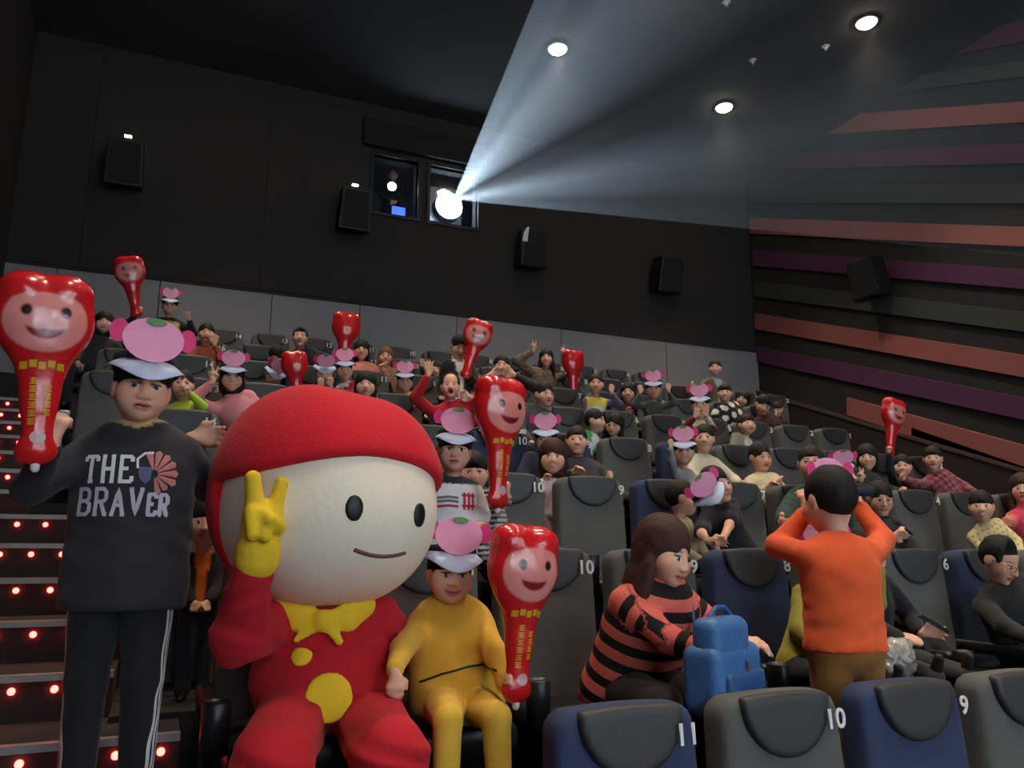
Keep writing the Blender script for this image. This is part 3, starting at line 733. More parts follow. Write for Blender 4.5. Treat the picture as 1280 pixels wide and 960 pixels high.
    for sd, nm in ((-1, 'L'), (1, 'R')):
        hip = np.array((.088*sd, 0, .095+z0))*s
        if seated:
            kn = np.array((.115*sd, -.43, .095))*s; an = np.array((.115*sd, -.44, -.33))*s; toe = an+np.array((0, -.13, -.05))*s
            if s < .82:                      # short legs lie out along the cushion
                kn = np.array((.105*sd, -.30, .10))*s; an = np.array((.11*sd, -.62, .07))*s+np.array((0, 0, .0)); toe = an+np.array((0, -.05, .11))*s
            if legs: kn, an = [np.array(q, float)*np.array((sd, 1, 1))*s for q in legs]; toe = an+np.array((0, -.13, -.05))*s
        else: kn = np.array((.095*sd, -.02, .49))*s; an = np.array((.1*sd, .0, .07))*s; toe = np.array((.115*sd, -.15, .03))*s
        SK += [cap(hip, kn, .078*s*g, .055*s), cap(kn, an, .052*s, .036*s), cap(an, toe, .036*s, .028*s)]
        TR += [cap(hip, kn, .078*s*g+off, .057*s+off), cap(kn, an, .056*s+off, .042*s+off)]
    hb = (hc-np.array((.125, .135, .14))*hs_, hc+np.array((.125, .13, .14))*hs_)
    def hf(x, y, z):
        x, y, z = (x-hc[0])/hs_, (y-hc[1])/hs_, (z-hc[2])/hs_
        return head_fn(HR[0, 0]*x+HR[1, 0]*y+HR[2, 0]*z, HR[0, 1]*x+HR[1, 1]*y+HR[2, 1]*z, HR[0, 2]*x+HR[1, 2]*y+HR[2, 2]*z, mouth, child)*hs_
    child = 0 if (adult or s > .92) else 1
    c_, f_ = res
    F = field_of(SK, c_, f_, [hb]+[b for b in handboxes], k=.012*s+.004)
    F.add((hf, *hb), .02*hs_)
    V, Q = F.mesh()
    e = empty('person', org, math.radians(yaw), label, 'person', group)
    sk = SKIN.copy(); hcl = np.array(srgb(*hair[1]))
    cols = np.tile(sk, (len(V), 1)); L = (V-hc) @ HR/hs_
    hm = (np.abs(L) < np.array((.1, .14, .125))).all(1); cols[hm] = head_cols(L[hm], sk, hcl, mouth, smile, look, f_ < .007)
    cols[V[:, 2] < (.10*s if not seated else -.3*s)] = DARKSHOE
    if seated and s < .82 and not legs: cols[(V[:, 1] < -.57*s) & (V[:, 2] < .25*s) & (np.abs(np.abs(V[:, 0])-.11*s) < .06*s)] = DARKSHOE
    mesh_obj('body', V, Q, M_BODY, e, True, cols)
    # garments
    Fc = field_of(CL, c_, k=.02)
    zc_ = (z0+hem)*s if not seated else (.03+hem)*s
    gx, gy, gz = Fc.grid((slice(None),)*3); Fc.F = Fc.F+(.0035*s)*np.sin(31*gx+17*gz+4*np.sin(15*gz+9*gy))*np.sin(23*gz-19*gy)
    Fc.clip(lambda x, y, z: zc_-z)
    V, Q = Fc.mesh(); tc = np.array(srgb(*top)); cc = np.tile(tc, (len(V), 1))
    TL = (V-piv) @ Rl/s+np.array((0, 0, .10))        # torso space, unscaled
    if inner is not None:
        m = (np.abs(TL[:, 0]) < .035+.10*np.clip((TL[:, 2]-.35)/.3, 0, 1)*.6) & (TL[:, 1] < .0) & (TL[:, 2] > .05); cc[m] = srgb(*inner)
    if collar is not None: cc[(TL[:, 2] > .56) & (TL[:, 0]**2+(TL[:, 1]-.01)**2 < .0125)] = srgb(*collar)
    if top_cols is not None: top_cols(cc, TL, V, wr, TT, s)
    at = top_attr(TL, V, wr, TT, s) if top_attr else None
    tob = mesh_obj('top_garment', V, Q, top_mat or M_CLOTH, e, True, cc, at)
    Ft = field_of(TR, c_, k=.015)
    V2, Q2 = Ft.mesh(); mesh_obj('trousers', V2, Q2, M_CLOTH, e, True, np.tile(np.array(srgb(*trousers)), (len(V2), 1)))
    if hair is not None and hair[0]:
        fn = hair_fn(hair[0], hair[2]); r = HAIRBOX[hair[0]]*hs_+.01
        H = Field(hc-np.array((.13*hs_, .16*hs_, r)), hc+np.array((.13*hs_, .18*hs_, .15*hs_)), min(f_, .009))
        def hf2(x, y, z):
            x, y, z = (x-hc[0])/hs_, (y-hc[1])/hs_, (z-hc[2])/hs_
            return fn(HR[0, 0]*x+HR[1, 0]*y+HR[2, 0]*z, HR[0, 1]*x+HR[1, 1]*y+HR[2, 1]*z, HR[0, 2]*x+HR[1, 2]*y+HR[2, 2]*z)*hs_
        H.clip(lambda x, y, z: hf2(x, y, z)); H.F = np.broadcast_to(hf2(*H.grid((slice(None),)*3)), H.F.shape).copy()
        V3, Q3 = H.mesh(); mesh_obj('hair', V3, Q3, M_HAIR, e, True, np.tile(hcl, (len(V3), 1)))
    TH = lambda v: tuple(hc+HR @ (np.array(v, float)*hs_))
    if visor: visor_meshes(e, TH)
    if glasses:
        for sd in (-1, 1):
            tube_mesh('glasses_rim', [TH((sd*.033+.024*math.cos(t), -.108+.25*(abs(sd*.033+.024*math.cos(t)))**2*4, .002+.017*math.sin(t))) for t in np.linspace(0, 2*math.pi, 15)], .0018*hs_, M_BLACK, e, 5)
            tube_mesh('glasses_arm', [TH((sd*.06, -.095, .006)), TH((sd*.08, -.03, .008)), TH((sd*.082, .02, .0))], .0018*hs_, M_BLACK, e, 5)
        tube_mesh('glasses_bridge', [TH((-.01, -.112, .004)), TH((.01, -.112, .004))], .0018*hs_, M_BLACK, e, 5)
    e_info = dict(e=e, org=org, Rz=Rz, TT=TT, hc=hc, HR=HR, hs=hs_, s=s, wr=wr, TH=TH, top=tob, topV=V, topQ=Q, toL=toL, W=lambda p: Rz @ np.asarray(p)+org, piv=piv, Rl=Rl)
    return e_info
def seat_z(k): return ROWF(k)+.478

# ------------------------------------------------------------------ the audience behind the front rows
TAKEN = {}
def crowd(x, y, k, label, stand=False, dd=0., res=None, at=None, lap=0, **kw):
    """one of the audience in row k; sits on the free chair nearest to (or at) a hall x, or stands in front of the cushions"""
    D = ROWD(k)-.2+dd-(.38 if stand else 0); sx = None; hx = PD(x, y, D)[0]
    if res is None: res = (.026, .0105) if k >= 4 else (.022, .009) if k >= 2 else (.018, .0075)
    if not stand and not lap:
        free = sorted((abs(c-(hx if at is None else at)), c, q) for q, c in SEATX.items() if q[0] == k and q not in TAKEN)
        if free: sx = free[0][1]; TAKEN[free[0][2]] = label
    return person((x, y), D, ROWF(k) if stand else seat_z(k)+lap, label, seated=not stand, res=res, seat_x=sx, **kw)
BLK = (30, 26, 26); BRN = (58, 36, 28); DBR = (40, 28, 24)
def c_band(*bands):                    # horizontal colour bands on the torso: (z0, z1, rgb)
    def f(cc, TL, V, wr, TT, s):
        for z0, z1, c in bands: cc[(TL[:, 2] > z0) & (TL[:, 2] < z1) & (np.abs(TL[:, 0]) < .19)] = srgb(*c)
    return f
def c_dots(c, n=.085, r=.03):
    def f(cc, TL, V, wr, TT, s):
        u = TL[:, 0]/n; w = TL[:, 2]/n; o = (np.floor(w) % 2)*.5; a = (u+o) % 1-.5; b = w % 1-.5
        cc[a*a+b*b < (r/n)**2] = srgb(*c)
    return f
def c_plaid(c1, c2):
    def f(cc, TL, V, wr, TT, s):
        a = (np.floor(TL[:, 0]/.035)+0) % 2; b = np.floor(TL[:, 2]/.035) % 2; m = a+b
        cc[m == 1] = srgb(*c1); cc[m == 2] = srgb(*c2)
    return f
def c_patch(x, z, r, c):
    def f(cc, TL, V, wr, TT, s): cc[((TL[:, 0]-x)**2+(TL[:, 2]-z)**2 < r*r) & (TL[:, 1] < 0)] = srgb(*c)
    return f
def c_hstripe(n, c):
    def f(cc, TL, V, wr, TT, s): cc[np.floor((TL[:, 2]+.5*TL[:, 0])/n) % 2 == 1] = srgb(*c)
    return f
# back rows
crowd(130, 405, 5, 'person with dark bobbed hair in a dark coat beside the large balloon stick', hair=('bob', BLK, 0), top=(48, 46, 46))
crowd(212, 384, 6, 'child standing up in a pink visor and yellow and grey top, one hand raised', stand=True, visor=True, top=(40, 38, 40), smile=1,
      top_cols=c_band((.38, .56, (214, 186, 120)), (.1, .38, (128, 122, 110))), arms={'R': (237, 400, -.05, 'open'), 'L': 'down'}, hair=('short', BLK, .01))
crowd(178, 412, 5, 'dark haired person lifting a balloon stick with a raised black sleeve', top=(30, 28, 30), arms={'L': (170, 392, -.05, 'fist')}, hair=('short', BLK, 0))
crowd(258, 418, 5, 'boy in an orange collared top holding a hand against his face', top=(176, 92, 62), arms={'R': (268, 432, -.22, 'open', None, None, (0, 0, 1))}, hair=('short', BLK, .02))
crowd(375, 423, 5, 'man in a black jacket with receding hair sitting behind a round red balloon', adult=True, at=1.44, hair=('bald', BLK, 0), top=(30, 28, 30))
crowd(452, 439, 5, 'woman with black bobbed hair and a salmon pink top', adult=True, dd=-.1, hair=('bob', BLK, .012), top=(206, 124, 112), arms={'R': (478, 462, -.2, 'relax')})
crowd(482, 447, 5, 'woman with long light brown hair in a tan top', adult=True, at=2.6, dd=.05, yaw=-20, hair=('long', (120, 78, 52), 0), top=(150, 118, 88), arms={'L': (478, 470, -.15, 'relax')})
crowd(574, 434, 4, 'man in a black suit jacket and white shirt standing and looking down', adult=True, stand=True, dd=-.18, face=(-5, 28, 4), hair=('short', BLK, 0), top=(34, 28, 27), inner=(225, 222, 222), arms={'R': (586, 470, -.2, 'fist'), 'L': 'down'})
crowd(683, 449, 5, 'woman with long hair and a grey brown knit raising both arms in victory signs', adult=True, hair=('long', BLK, 0), top=(136, 116, 98), smile=1, look=0,
      top_cols=c_dots((100, 84, 72), .05, .018), arms={'L': (666, 440, -.05, 'v', None, (-1, .2, 0), (0, 0, 1)), 'R': (705, 446, -.05, 'v', None, (1, .2, -.4), (0, 0, 1))}, group='back row audience')
crowd(716, 474, 5, 'small child in a pink visor half hidden behind a red balloon stick', dd=-.2, visor=True, top=(50, 52, 66), arms={'L': (716, 492, -.2, 'fist')})
crowd(745, 481, 4, 'boy in a yellow, white and purple sweatshirt', stand=True, top=(112, 100, 130), top_cols=c_band((.42, .6, (226, 200, 84)), (.30, .42, (225, 222, 225)), (.2, .3, (86, 70, 108))), arms={'R': (765, 492, -.1, 'open', None, None, (0, 0, 1)), 'L': 'down'}, hair=('short', DBR, 0))
crowd(785, 492, 4, 'woman with long dark hair, a dark red top and black cardigan', adult=True, at=4.76, dd=.05, hair=('long', BLK, 0), top=(26, 24, 28), inner=(118, 24, 38), smile=1, arms={'R': (788, 518, -.18, 'relax')})
crowd(817, 488, 4, 'child in a grey t-shirt and pink visor with both hands up', stand=True, dd=-.31, visor=True, top=(74, 76, 76), top_cols=c_band((.42, .46, (140, 140, 140))),
      arms={'L': (800, 492, -.05, 'open', None, (-1, 0, -.5), (0, 0, 1)), 'R': (836, 490, -.05, 'open', None, (1, 0, -.5), (0, 0, 1))})
crowd(894, 461, 5, 'small boy standing high in a pale blue shirt and olive jacket', stand=True, top=(104, 92, 70), inner=(150, 172, 186), hair=('short', DBR, .0), arms={'L': (866, 482, -.1, 'relax'), 'R': 'down'})
crowd(906, 492, 4, 'woman in a black jumper with large white polka dots', adult=True, at=6.5, hair=('pulled', BLK, 0), top=(24, 22, 24), top_cols=c_dots((232, 226, 214), .13, .042), res=(.014, .009))
crowd(929, 500, 5,  'woman in black with her head tilted, beside the polka dot jumper', at=7.82, hair=('long', BLK, 0), top=(24, 22, 24), face=(-60, 0, 20), collar=(225, 220, 210))
crowd(953, 506, 4, 'person in a dark maroon jacket with the face turned down', at=7.08, hair=('short', BLK, .02), top=(70, 34, 38), face=(-20, 30, 10))
crowd(972, 512, 5, 'person in a brown jacket at the end of the row by the wall', at=8.4, hair=('short', BRN, .02), top=(86, 58, 52), face=(-60, 20, 0))
crowd(875, 508, 3, 'child in a dark red vest and pink visor with hands before the mouth', stand=True, visor=True, top=(118, 26, 32), top_cols=c_band((.5, .62, (216, 206, 190))), arms={'L': (868, 522, -.2, 'open', None, None, (.3, -.2, 1)), 'R': (884, 522, -.2, 'open', None, None, (-.3, -.2, 1))})
crowd(933, 532, 3, 'boy in a grey hooded jacket with a white collar', at=5.35, top=(126, 122, 112), inner=(214, 208, 204), hair=('short', DBR, 0), face=(-10, -6, 0))
crowd(855, 566, 2, 'small child in a grey top wearing a pale pink visor on an adult lap', visor=True, top=(150, 148, 150), dd=-.26, lap=.13, smile=1, arms={'L': (838, 560, -.1, 'open', None, None, (0, 0, 1))})
crowd(880, 549, 2, 'man in a cream jacket leaning in beside a small child', adult=True, hair=('short', BLK, 0), top=(196, 188, 168), smile=1, at=4.13, arms={'R': 'hold', 'L': 'hold'})
crowd(950, 572, 2, 'young man in a beige jacket with his hands together', adult=True, hair=('short', BLK, 0), top=(206, 190, 158), dd=-.1, face=(-6, 10, -4), arms={'R': (976, 606, -.22, 'relax'), 'L': (958, 610, -.25, 'relax')})
crowd(744, 527, 3, 'boy in a green and white shirt seen from the side', hair=('short', BLK, 0), top=(60, 150, 96), inner=(220, 222, 220), face=(40, 5, 0))
crowd(768, 532, 3, 'woman in black with glasses cuddling up to a boy in green', hair=('long', BLK, .01), top=(26, 26, 30), face=(-50, 10, 12), glasses=True)
crowd(680, 494, 3, 'boy with short black hair behind a navy chair with white paper on top', hair=('short', BLK, .012), top=(60, 58, 66), face=(5, 6, 0))
crowd(721, 552, 2, 'woman with tied back hair smiling behind a toddler in white', adult=True, at=2.97, hair=('pulled', DBR, .0), top=(36, 38, 50), smile=1, arms={'L': (716, 590, -.3, 'relax')})
crowd(691, 573, 2, 'toddler girl with brown fringe in a white and pink dress', hair=('bob', BRN, .018), top=(240, 218, 220), stand=True, dd=-.15, smile=1, head=1.12, arms={'R': (705, 632, -.32, 'relax'), 'L': (679, 600, -.1, 'relax')}, trousers=(240, 210, 214))
crowd(682, 552, 2, 'person in a pink visor hidden behind the toddler girl', at=2.39, visor=True, top=(40, 44, 60), dd=.05, hair=('short', BLK, 0))
crowd(627, 459, 4, 'person with short black hair raising both hands to the ears', at=3.6, dd=.04, hair=('short', BLK, 0), top=(42, 38, 38), arms={'L': (611, 470, -.08, 'relax', None, (-1, 0, -.6)), 'R': (645, 470, -.08, 'relax', None, (1, 0, -.6))})
crowd(563, 484, 3, 'shouting man in a bright red jacket with both arms raised', adult=True, hair=('bald', BLK, 0), top=(188, 26, 38), mouth=1.2, look=0, arms={'L': (535, 470, -.12, 'open', None, (-1, .2, -.5), (0, 0, 1)), 'R': (590, 498, -.05, 'relax', None, (1, 0, -.4))})
crowd(589, 492, 4, 'child with a tilted pale pink visor beside the shouting man in red', at=3.02, dd=-.2, visor=True, top=(52, 44, 50), face=(10, 5, 12))
crowd(545, 464, 5, 'child waving an open hand behind the shouting man in red', at=3.18, top=(70, 60, 58), arms={'L': (527, 458, -.15, 'open', None, (-1, .2, -.5), (0, 0, 1))}, hair=('short', BLK, .02))
crowd(506, 478, 4, 'child in a lemon yellow top with a pink visor', at=2.44, visor=True, top=(214, 200, 72), smile=1)
crowd(457, 483, 3, 'dark haired child peeping out low in front of a dark chair', hair=('bob', BLK, 0), top=(44, 40, 42), at=1.29)
crowd(405, 466, 4, 'child hidden under a tilted pink visor with hands under the chin', at=1.28, dd=-.16, visor=True, top=(40, 38, 44), face=(-5, 24, 0), arms={'L': (398, 484, -.25, 'open', None, None, (.2, -.2, 1)), 'R': (414, 484, -.25, 'open', None, None, (-.2, -.2, 1))})
crowd(430, 464, 4, 'child in a red jacket with white collar and pale visor leaning close to a neighbour', at=1.86, visor=True, top=(172, 26, 34), collar=(228, 222, 218), face=(-5, 0, -4))
crowd(342, 470, 4, 'child with a violet pink visor tipped down over the face', at=.7, visor=True, top=(60, 52, 58), face=(0, 30, 14), arms={'R': 'lap'})
crowd(345, 446, 5, 'adult bending over a child in a tipped visor', hair=('short', BLK, 0), top=(64, 48, 46), face=(-20, 40, 10), lean=52, dd=-.26, at=.86, arms={'L': 'knee', 'R': 'knee'})
crowd(290, 474, 3, 'girl in a pink jumper and pink visor making a victory sign', at=.71, visor=True, hair=('bob', BLK, .0), top=(226, 142, 150), smile=1, arms={'L': (266, 478, -.12, 'v', None, (-1, 0, -.6), (-.1, 0, 1))})
crowd(228, 482, 3, 'child in a lime green fleece behind the tall boy', at=.13, top=(178, 204, 58), hair=('short', BLK, 0), arms={'R': (238, 492, -.15, 'fist', None, (1, -.3, -.8)), 'L': 'lap'}, dd=-.22)
# third row and its neighbours on the right
crowd(895, 607, 1, 'man in a black t-shirt with arms crossed leaning sideways', adult=True, at=3.7, hair=('short', BLK, 0), top=(28, 28, 34), sleeve=.4, face=(4, 2, -16), arms={'L': (884, 676, -.3, 'relax', None, (-1, .3, -.3), (1, -.3, 0)), 'R': (902, 678, -.3, 'relax', None, (1, .4, -.3), (-1, -.3, 0))})
crowd(852, 624, 1, 'boy with short dark hair in a cream hood turned towards the man in black', at=3.12, hair=('short', DBR, .0), top=(206, 186, 150), dd=.03, face=(62, 6, 0), yaw=25)
crowd(1014, 580, 1, 'woman in a dark green cardigan with pulled back hair', adult=True, hair=('pulled', DBR, 0), top=(24, 50, 40), inner=(30, 84, 62), arms={'L': (978, 652, -.3, 'relax')}, dd=-.02)
crowd(1050, 590, 2, 'child with a shiny pink visor raising a victory sign', stand=True, visor=True, top=(60, 46, 56), arms={'R': (1068, 604, -.2, 'v', None, None, (0, 0, 1))}, face=(-30, 14, 0))
crowd(1084, 573, 2, 'woman with short black hair and a black jacket holding up two fingers', adult=True, hair=('bob', BLK, .008), top=(22, 22, 26), smile=1, arms={'L': (1076, 602, -.2, 'v', None, None, (0, 0, 1))})
crowd(1128, 584, 2, 'boy in a navy jacket with a round yellow emblem lifting a balloon stick', hair=('short', BLK, .006), top=(34, 36, 48), smile=1, top_cols=c_patch(.02, .38, .055, (222, 206, 120)), arms={'L': (1110, 564, -.1, 'fist', None, (-1, 0, -.5), (0, 0, 1))}, res=(.016, .009))
crowd(1166, 574, 2, 'man in a red checked shirt and dark vest lying back by the wall', adult=True, hair=('short', BLK, 0), top=(104, 52, 60), top_cols=c_plaid((128, 64, 72), (160, 92, 98)), inner=(40, 34, 44), res=(.014, .009), arms={'L': (1128, 598, -.15, 'relax', None, (-1, 0, -.2))})
crowd(1100, 624, 1, 'man with glasses and a dark jacket holding a phone in both hands', adult=True, hair=('short', BLK, .01), glasses=True, top=(38, 36, 42), arms={'R': (1128, 668, -.28, 'relax', None, None, (-.6, -.3, .2)), 'L': (1112, 672, -.3, 'relax', None, None, (.6, -.3, .2))}, face=(-30, 14, 0))
crowd(1227, 634, 1, 'small boy in a cream floral jacket turned to the camera', at=6.02, hair=('short', BLK, .006), top=(228, 206, 150), top_cols=c_dots((168, 134, 96), .06, .014), res=(.012, .0075), smile=1, dd=-.2, yaw=-30)
crowd(1278, 612, 1, 'woman in a coral pink jumper at the end of the third row', adult=True, hair=('long', BRN, 0), top=(228, 76, 98), arms={'L': (1258, 652, -.25, 'relax')}, dd=.05)

# ------------------------------------------------------------------ the figures in front
def bvh_of(V, Q): return BVHTree.FromPolygons([tuple(v) for v in V], [tuple(int(i) for i in q) for q in Q])
def project(bvh, pts, d, off=.003):
    """drop points (list of 3D) along d onto a surface, lifted by off"""
    out = []; d = Vector(d).normalized()
    for p in pts:
        h = bvh.ray_cast(Vector(p)-d*.6, d)
        out.append(tuple(h[0]-d*off) if h[0] is not None else tuple(p))
    return out
def ribbon(name, info, path, w, bvh, d, mat_, parent, off=.003, n=10, closed=False):
    """flat strip along a 2D path in torso x,z dropped onto a garment"""
    P2 = []
    pts = list(path)+([path[0]] if closed else [])
    for (a, b) in zip(pts[:-1], pts[1:]):
        for i in range(n): t = i/n; P2.append((a[0]+(b[0]-a[0])*t, a[1]+(b[1]-a[1])*t))
    P2.append(pts[-1]); V = []; F = []
    for i, p in enumerate(P2):
        q0 = P2[max(i-1, 0)]; q1 = P2[min(i+1, len(P2)-1)]; dx, dz = q1[0]-q0[0], q1[1]-q0[1]; L = math.hypot(dx, dz) or 1
        nx, nz = -dz/L*w/2, dx/L*w/2
        V.append(info['map']((p[0]+nx, p[1]+nz))); V.append(info['map']((p[0]-nx, p[1]-nz)))
    V = project(bvh, V, d, off)
    for i in range(len(P2)-1): F.append((2*i, 2*i+1, 2*i+3, 2*i+2))
    return mesh_obj(name, V, F, mat_, parent)
def flat_poly(name, info, pts, bvh, d, mat_, parent, off=.003, n=7):
    """filled outline (star-shaped about its centre) dropped onto a garment, in rings so that it follows the surface"""
    c = (sum(p[0] for p in pts)/len(pts), sum(p[1] for p in pts)/len(pts)); V = [info['map'](c)]; F = []; k = len(pts)
    for r in range(1, n+1):
        for p in pts: V.append(info['map']((c[0]+(p[0]-c[0])*r/n, c[1]+(p[1]-c[1])*r/n)))
    V = project(bvh, V, d, off)
    for i in range(k): F.append((0, 1+i, 1+(i+1) % k))
    for r in range(n-1):
        for i in range(k): F.append((1+r*k+i, 1+(r+1)*k+i, 1+(r+1)*k+(i+1) % k, 1+r*k+(i+1) % k))
    return mesh_obj(name, V, F, mat_, parent)
LETTER = {'T': [[(0, 1), (1, 1)], [(.5, 1), (.5, 0)], [(.3, 0), (.7, 0)], [(.02, 1), (.02, .8)], [(.98, 1), (.98, .8)]],
          'H': [[(.15, 0), (.15, 1)], [(.85, 0), (.85, 1)], [(.15, .5), (.85, .5)], [(0, 0), (.32, 0)], [(.68, 0), (1, 0)], [(0, 1), (.32, 1)], [(.68, 1), (1, 1)]],
          'E': [[(.15, 0), (.15, 1)], [(0, 1), (.95, 1)], [(0, 0), (1, 0)], [(.15, .52), (.7, .52)], [(.95, 1), (.95, .8)], [(1, 0), (1, .22)]],
          'B': [[(.15, 0), (.15, 1)], [(0, 1), (.7, 1), (.88, .88), (.88, .64), (.7, .53), (.15, .53)], [(.7, .53), (.95, .4), (.95, .13), (.75, 0), (0, 0)]],
          'R': [[(.15, 0), (.15, 1)], [(0, 1), (.7, 1), (.9, .87), (.9, .62), (.7, .5), (.15, .5)], [(.5, .5), (.88, 0)], [(0, 0), (.33, 0)], [(.75, 0), (1.04, 0)]],
          'A': [[(.12, 0), (.5, 1), (.88, 0)], [(.27, .36), (.73, .36)], [(-.03, 0), (.27, 0)], [(.73, 0), (1.03, 0)]],
          'V': [[(.12, 1), (.5, 0), (.88, 1)], [(-.03, 1), (.27, 1)], [(.73, 1), (1.03, 1)]],
          'S': [[(.95, .75), (.8, 1), (.2, 1), (.05, .8), (.15, .58), (.85, .42), (.95, .2), (.8, 0), (.2, 0), (.05, .25)]],
          '1': [[(.25, .8), (.55, 1), (.55, 0)], [(.2, 0), (.9, 0)]]}
def lettering(info, text, x0, z0, w, h, gap, sw, bvh, d, mat_, parent, shrink=None):
    x = x0
    for i, ch in enumerate(text):
        f = shrink[i] if shrink else 1
        V0 = []; F0 = []
        for st in LETTER[ch]:
            o = ribbon('x', info, [(x+p[0]*w*f, z0+p[1]*h*(.5+.5*f)) for p in st], sw, bvh, d, None, None, .004, 4)
            b = len(V0); V0 += [tuple(v.co) for v in o.data.vertices]; F0 += [tuple(b+q for q in p.vertices) for p in o.data.polygons]
            bpy.data.objects.remove(o)
        mesh_obj('printed_letter', V0, F0, mat_, parent); x += (w+gap)*f
def surf_info(P):
    P['map'] = lambda p: tuple(P['TT']((p[0]/P['s'], -.1, p[1]/P['s'])))
    P['bvh'] = bvh_of(P['topV'], P['topQ']); P['dir'] = P['Rl'] @ np.array((0, 1., 0)); return P
FINE = (.012, .0052)
# ---- tall boy on the aisle step
STEPZ = CZ-.81
BOY = person((177, 489), 2.95, STEPZ, 'tall boy in a dark sweatshirt with white lettering and a pink visor', seated=False, yaw=-10, face=(8, 3, 3), res=FINE, visor=True, smile=0,
             top=(44, 42, 48), collar=(196, 168, 120), trousers=(26, 25, 28), hem=-.06, fat=1.16, loose=1.12, hair=('short', BLK, .0), head=1.05,
             arms={'L': (64, 556, -.22, 'fist', None, (-.8, .2, -1.0), (.1, -.1, 1), (0, -1, .2)), 'R': (238, 548, .1, 'relax', None, (.3, .3, -1), (1, 0, .1))}, group='figures in front')
surf_info(BOY); b_, d_ = BOY['bvh'], BOY['dir']
lettering(BOY, 'THE', -.128, .352, .040, .08, .013, .012, b_, d_, M_WHITE, BOY['top'])
lettering(BOY, 'BRAVER', -.142, .248, .041, .08, .012, .012, b_, d_, mat('lilac_print', srgb(190, 182, 200), .7), BOY['top'], [1, 1, 1, 1, .62, .62])
M_EMB = mat('emblem_pink', srgb(196, 120, 118), .8); M_EMB2 = mat('emblem_blue', srgb(96, 98, 130), .8)
for i in range(8):
    a = math.radians(118-i*26); a2 = a-math.radians(20); c = (.082, .378); r0, r1 = .012, .062-(.010 if i > 5 else 0)
    flat_poly('emblem_feather', BOY, [(c[0]+r*math.cos(t), c[1]+r*1.15*math.sin(t)) for r, t in ((r0, a), (r1, a), (r1+.006, (a+a2)/2), (r1, a2), (r0, a2))], b_, d_, M_EMB, BOY['top'], .004, 4)
ribbon('emblem_outline', BOY, [(.034, .395), (.03, .425), (.05, .445), (.075, .448)], .007, b_, d_, M_WHITE, BOY['top'], .005)
flat_poly('emblem_face', BOY, [(.04, .40), (.036, .382), (.042, .362), (.06, .345), (.074, .36), (.075, .40)], b_, d_, M_EMB2, BOY['top'], .0045, 3)
# three white stripes down each trouser leg
tro = [c for c in BOY['e'].children if c.name.startswith('trousers')][0]
tb = BVHTree.FromObject(tro, bpy.context.evaluated_depsgraph_get()) if False else BVHTree.FromPolygons([tuple(v.co) for v in tro.data.vertices], [tuple(p.vertices) for p in tro.data.polygons])
for sd in (-1, 1):
    for j in (-1, 0, 1):
        W_ = []; F = []; m = 34
        for i in range(m+1):
            z = BOY['s']*(.74-.62*i/m); row = []
            for w in (-.004, .004):
                hh = tb.ray_cast(Vector((sd*.5, -.032+j*.013+w+.002*math.sin(i*.7+j), z)), Vector((-sd, 0, 0)), .45)
                if hh[0] is not None: row.append(tuple(hh[0]+Vector((sd*.003, 0, 0))))
            if len(row) < 2: break
            W_ += row
        F = [(2*i, 2*i+1, 2*i+3, 2*i+2) for i in range(len(W_)//2-1)]
        mesh_obj('side_stripe', W_, F, M_WHITE, tro)
# ---- small boy in yellow
def hood(TT, s): return [cap(TT((-.11, .06, .59)), TT((.11, .06, .59)), .075*s), cap(TT((-.12, .0, .60)), TT((-.02, -.12, .53)), .042*s), cap(TT((.12, .0, .60)), TT((.02, -.12, .53)), .042*s), ell(TT((0, -.03, .17)), np.array((.19, .16, .15))*s)]
YB = person((562, 719), 2.95, seat_z(0), 'small boy in a yellow hooded suit and pink visor holding a balloon stick', yaw=-12, face=(-8, 2, 4), res=FINE, visor=True, smile=1.0, fat=1.42, loose=1.12,
            top=(222, 172, 58), trousers=(222, 178, 62), clx=hood, hair=('short', BLK, .0), head=1.03, seat_x=1.06, legs=((.13, -.56, .11), (.14, -.62, -.30)),
            arms={'L': (467, 878, -.5, 'relax', None, (-1, -.2, .1), (.05, -.2, -1), (0, -1, .2)), 'R': (634, 862, -.32, 'fist', None, (1, .4, -.2), (.3, -.6, .5), (.6, -.3, 0))}, group='figures in front')
surf_info(YB)
ribbon('pocket_seam', YB, [(-.14, .165), (-.06, .185), (.04, .195), (.115, .19)], .008, YB['bvh'], YB['dir'], M_BLACK, YB['top'], .004)
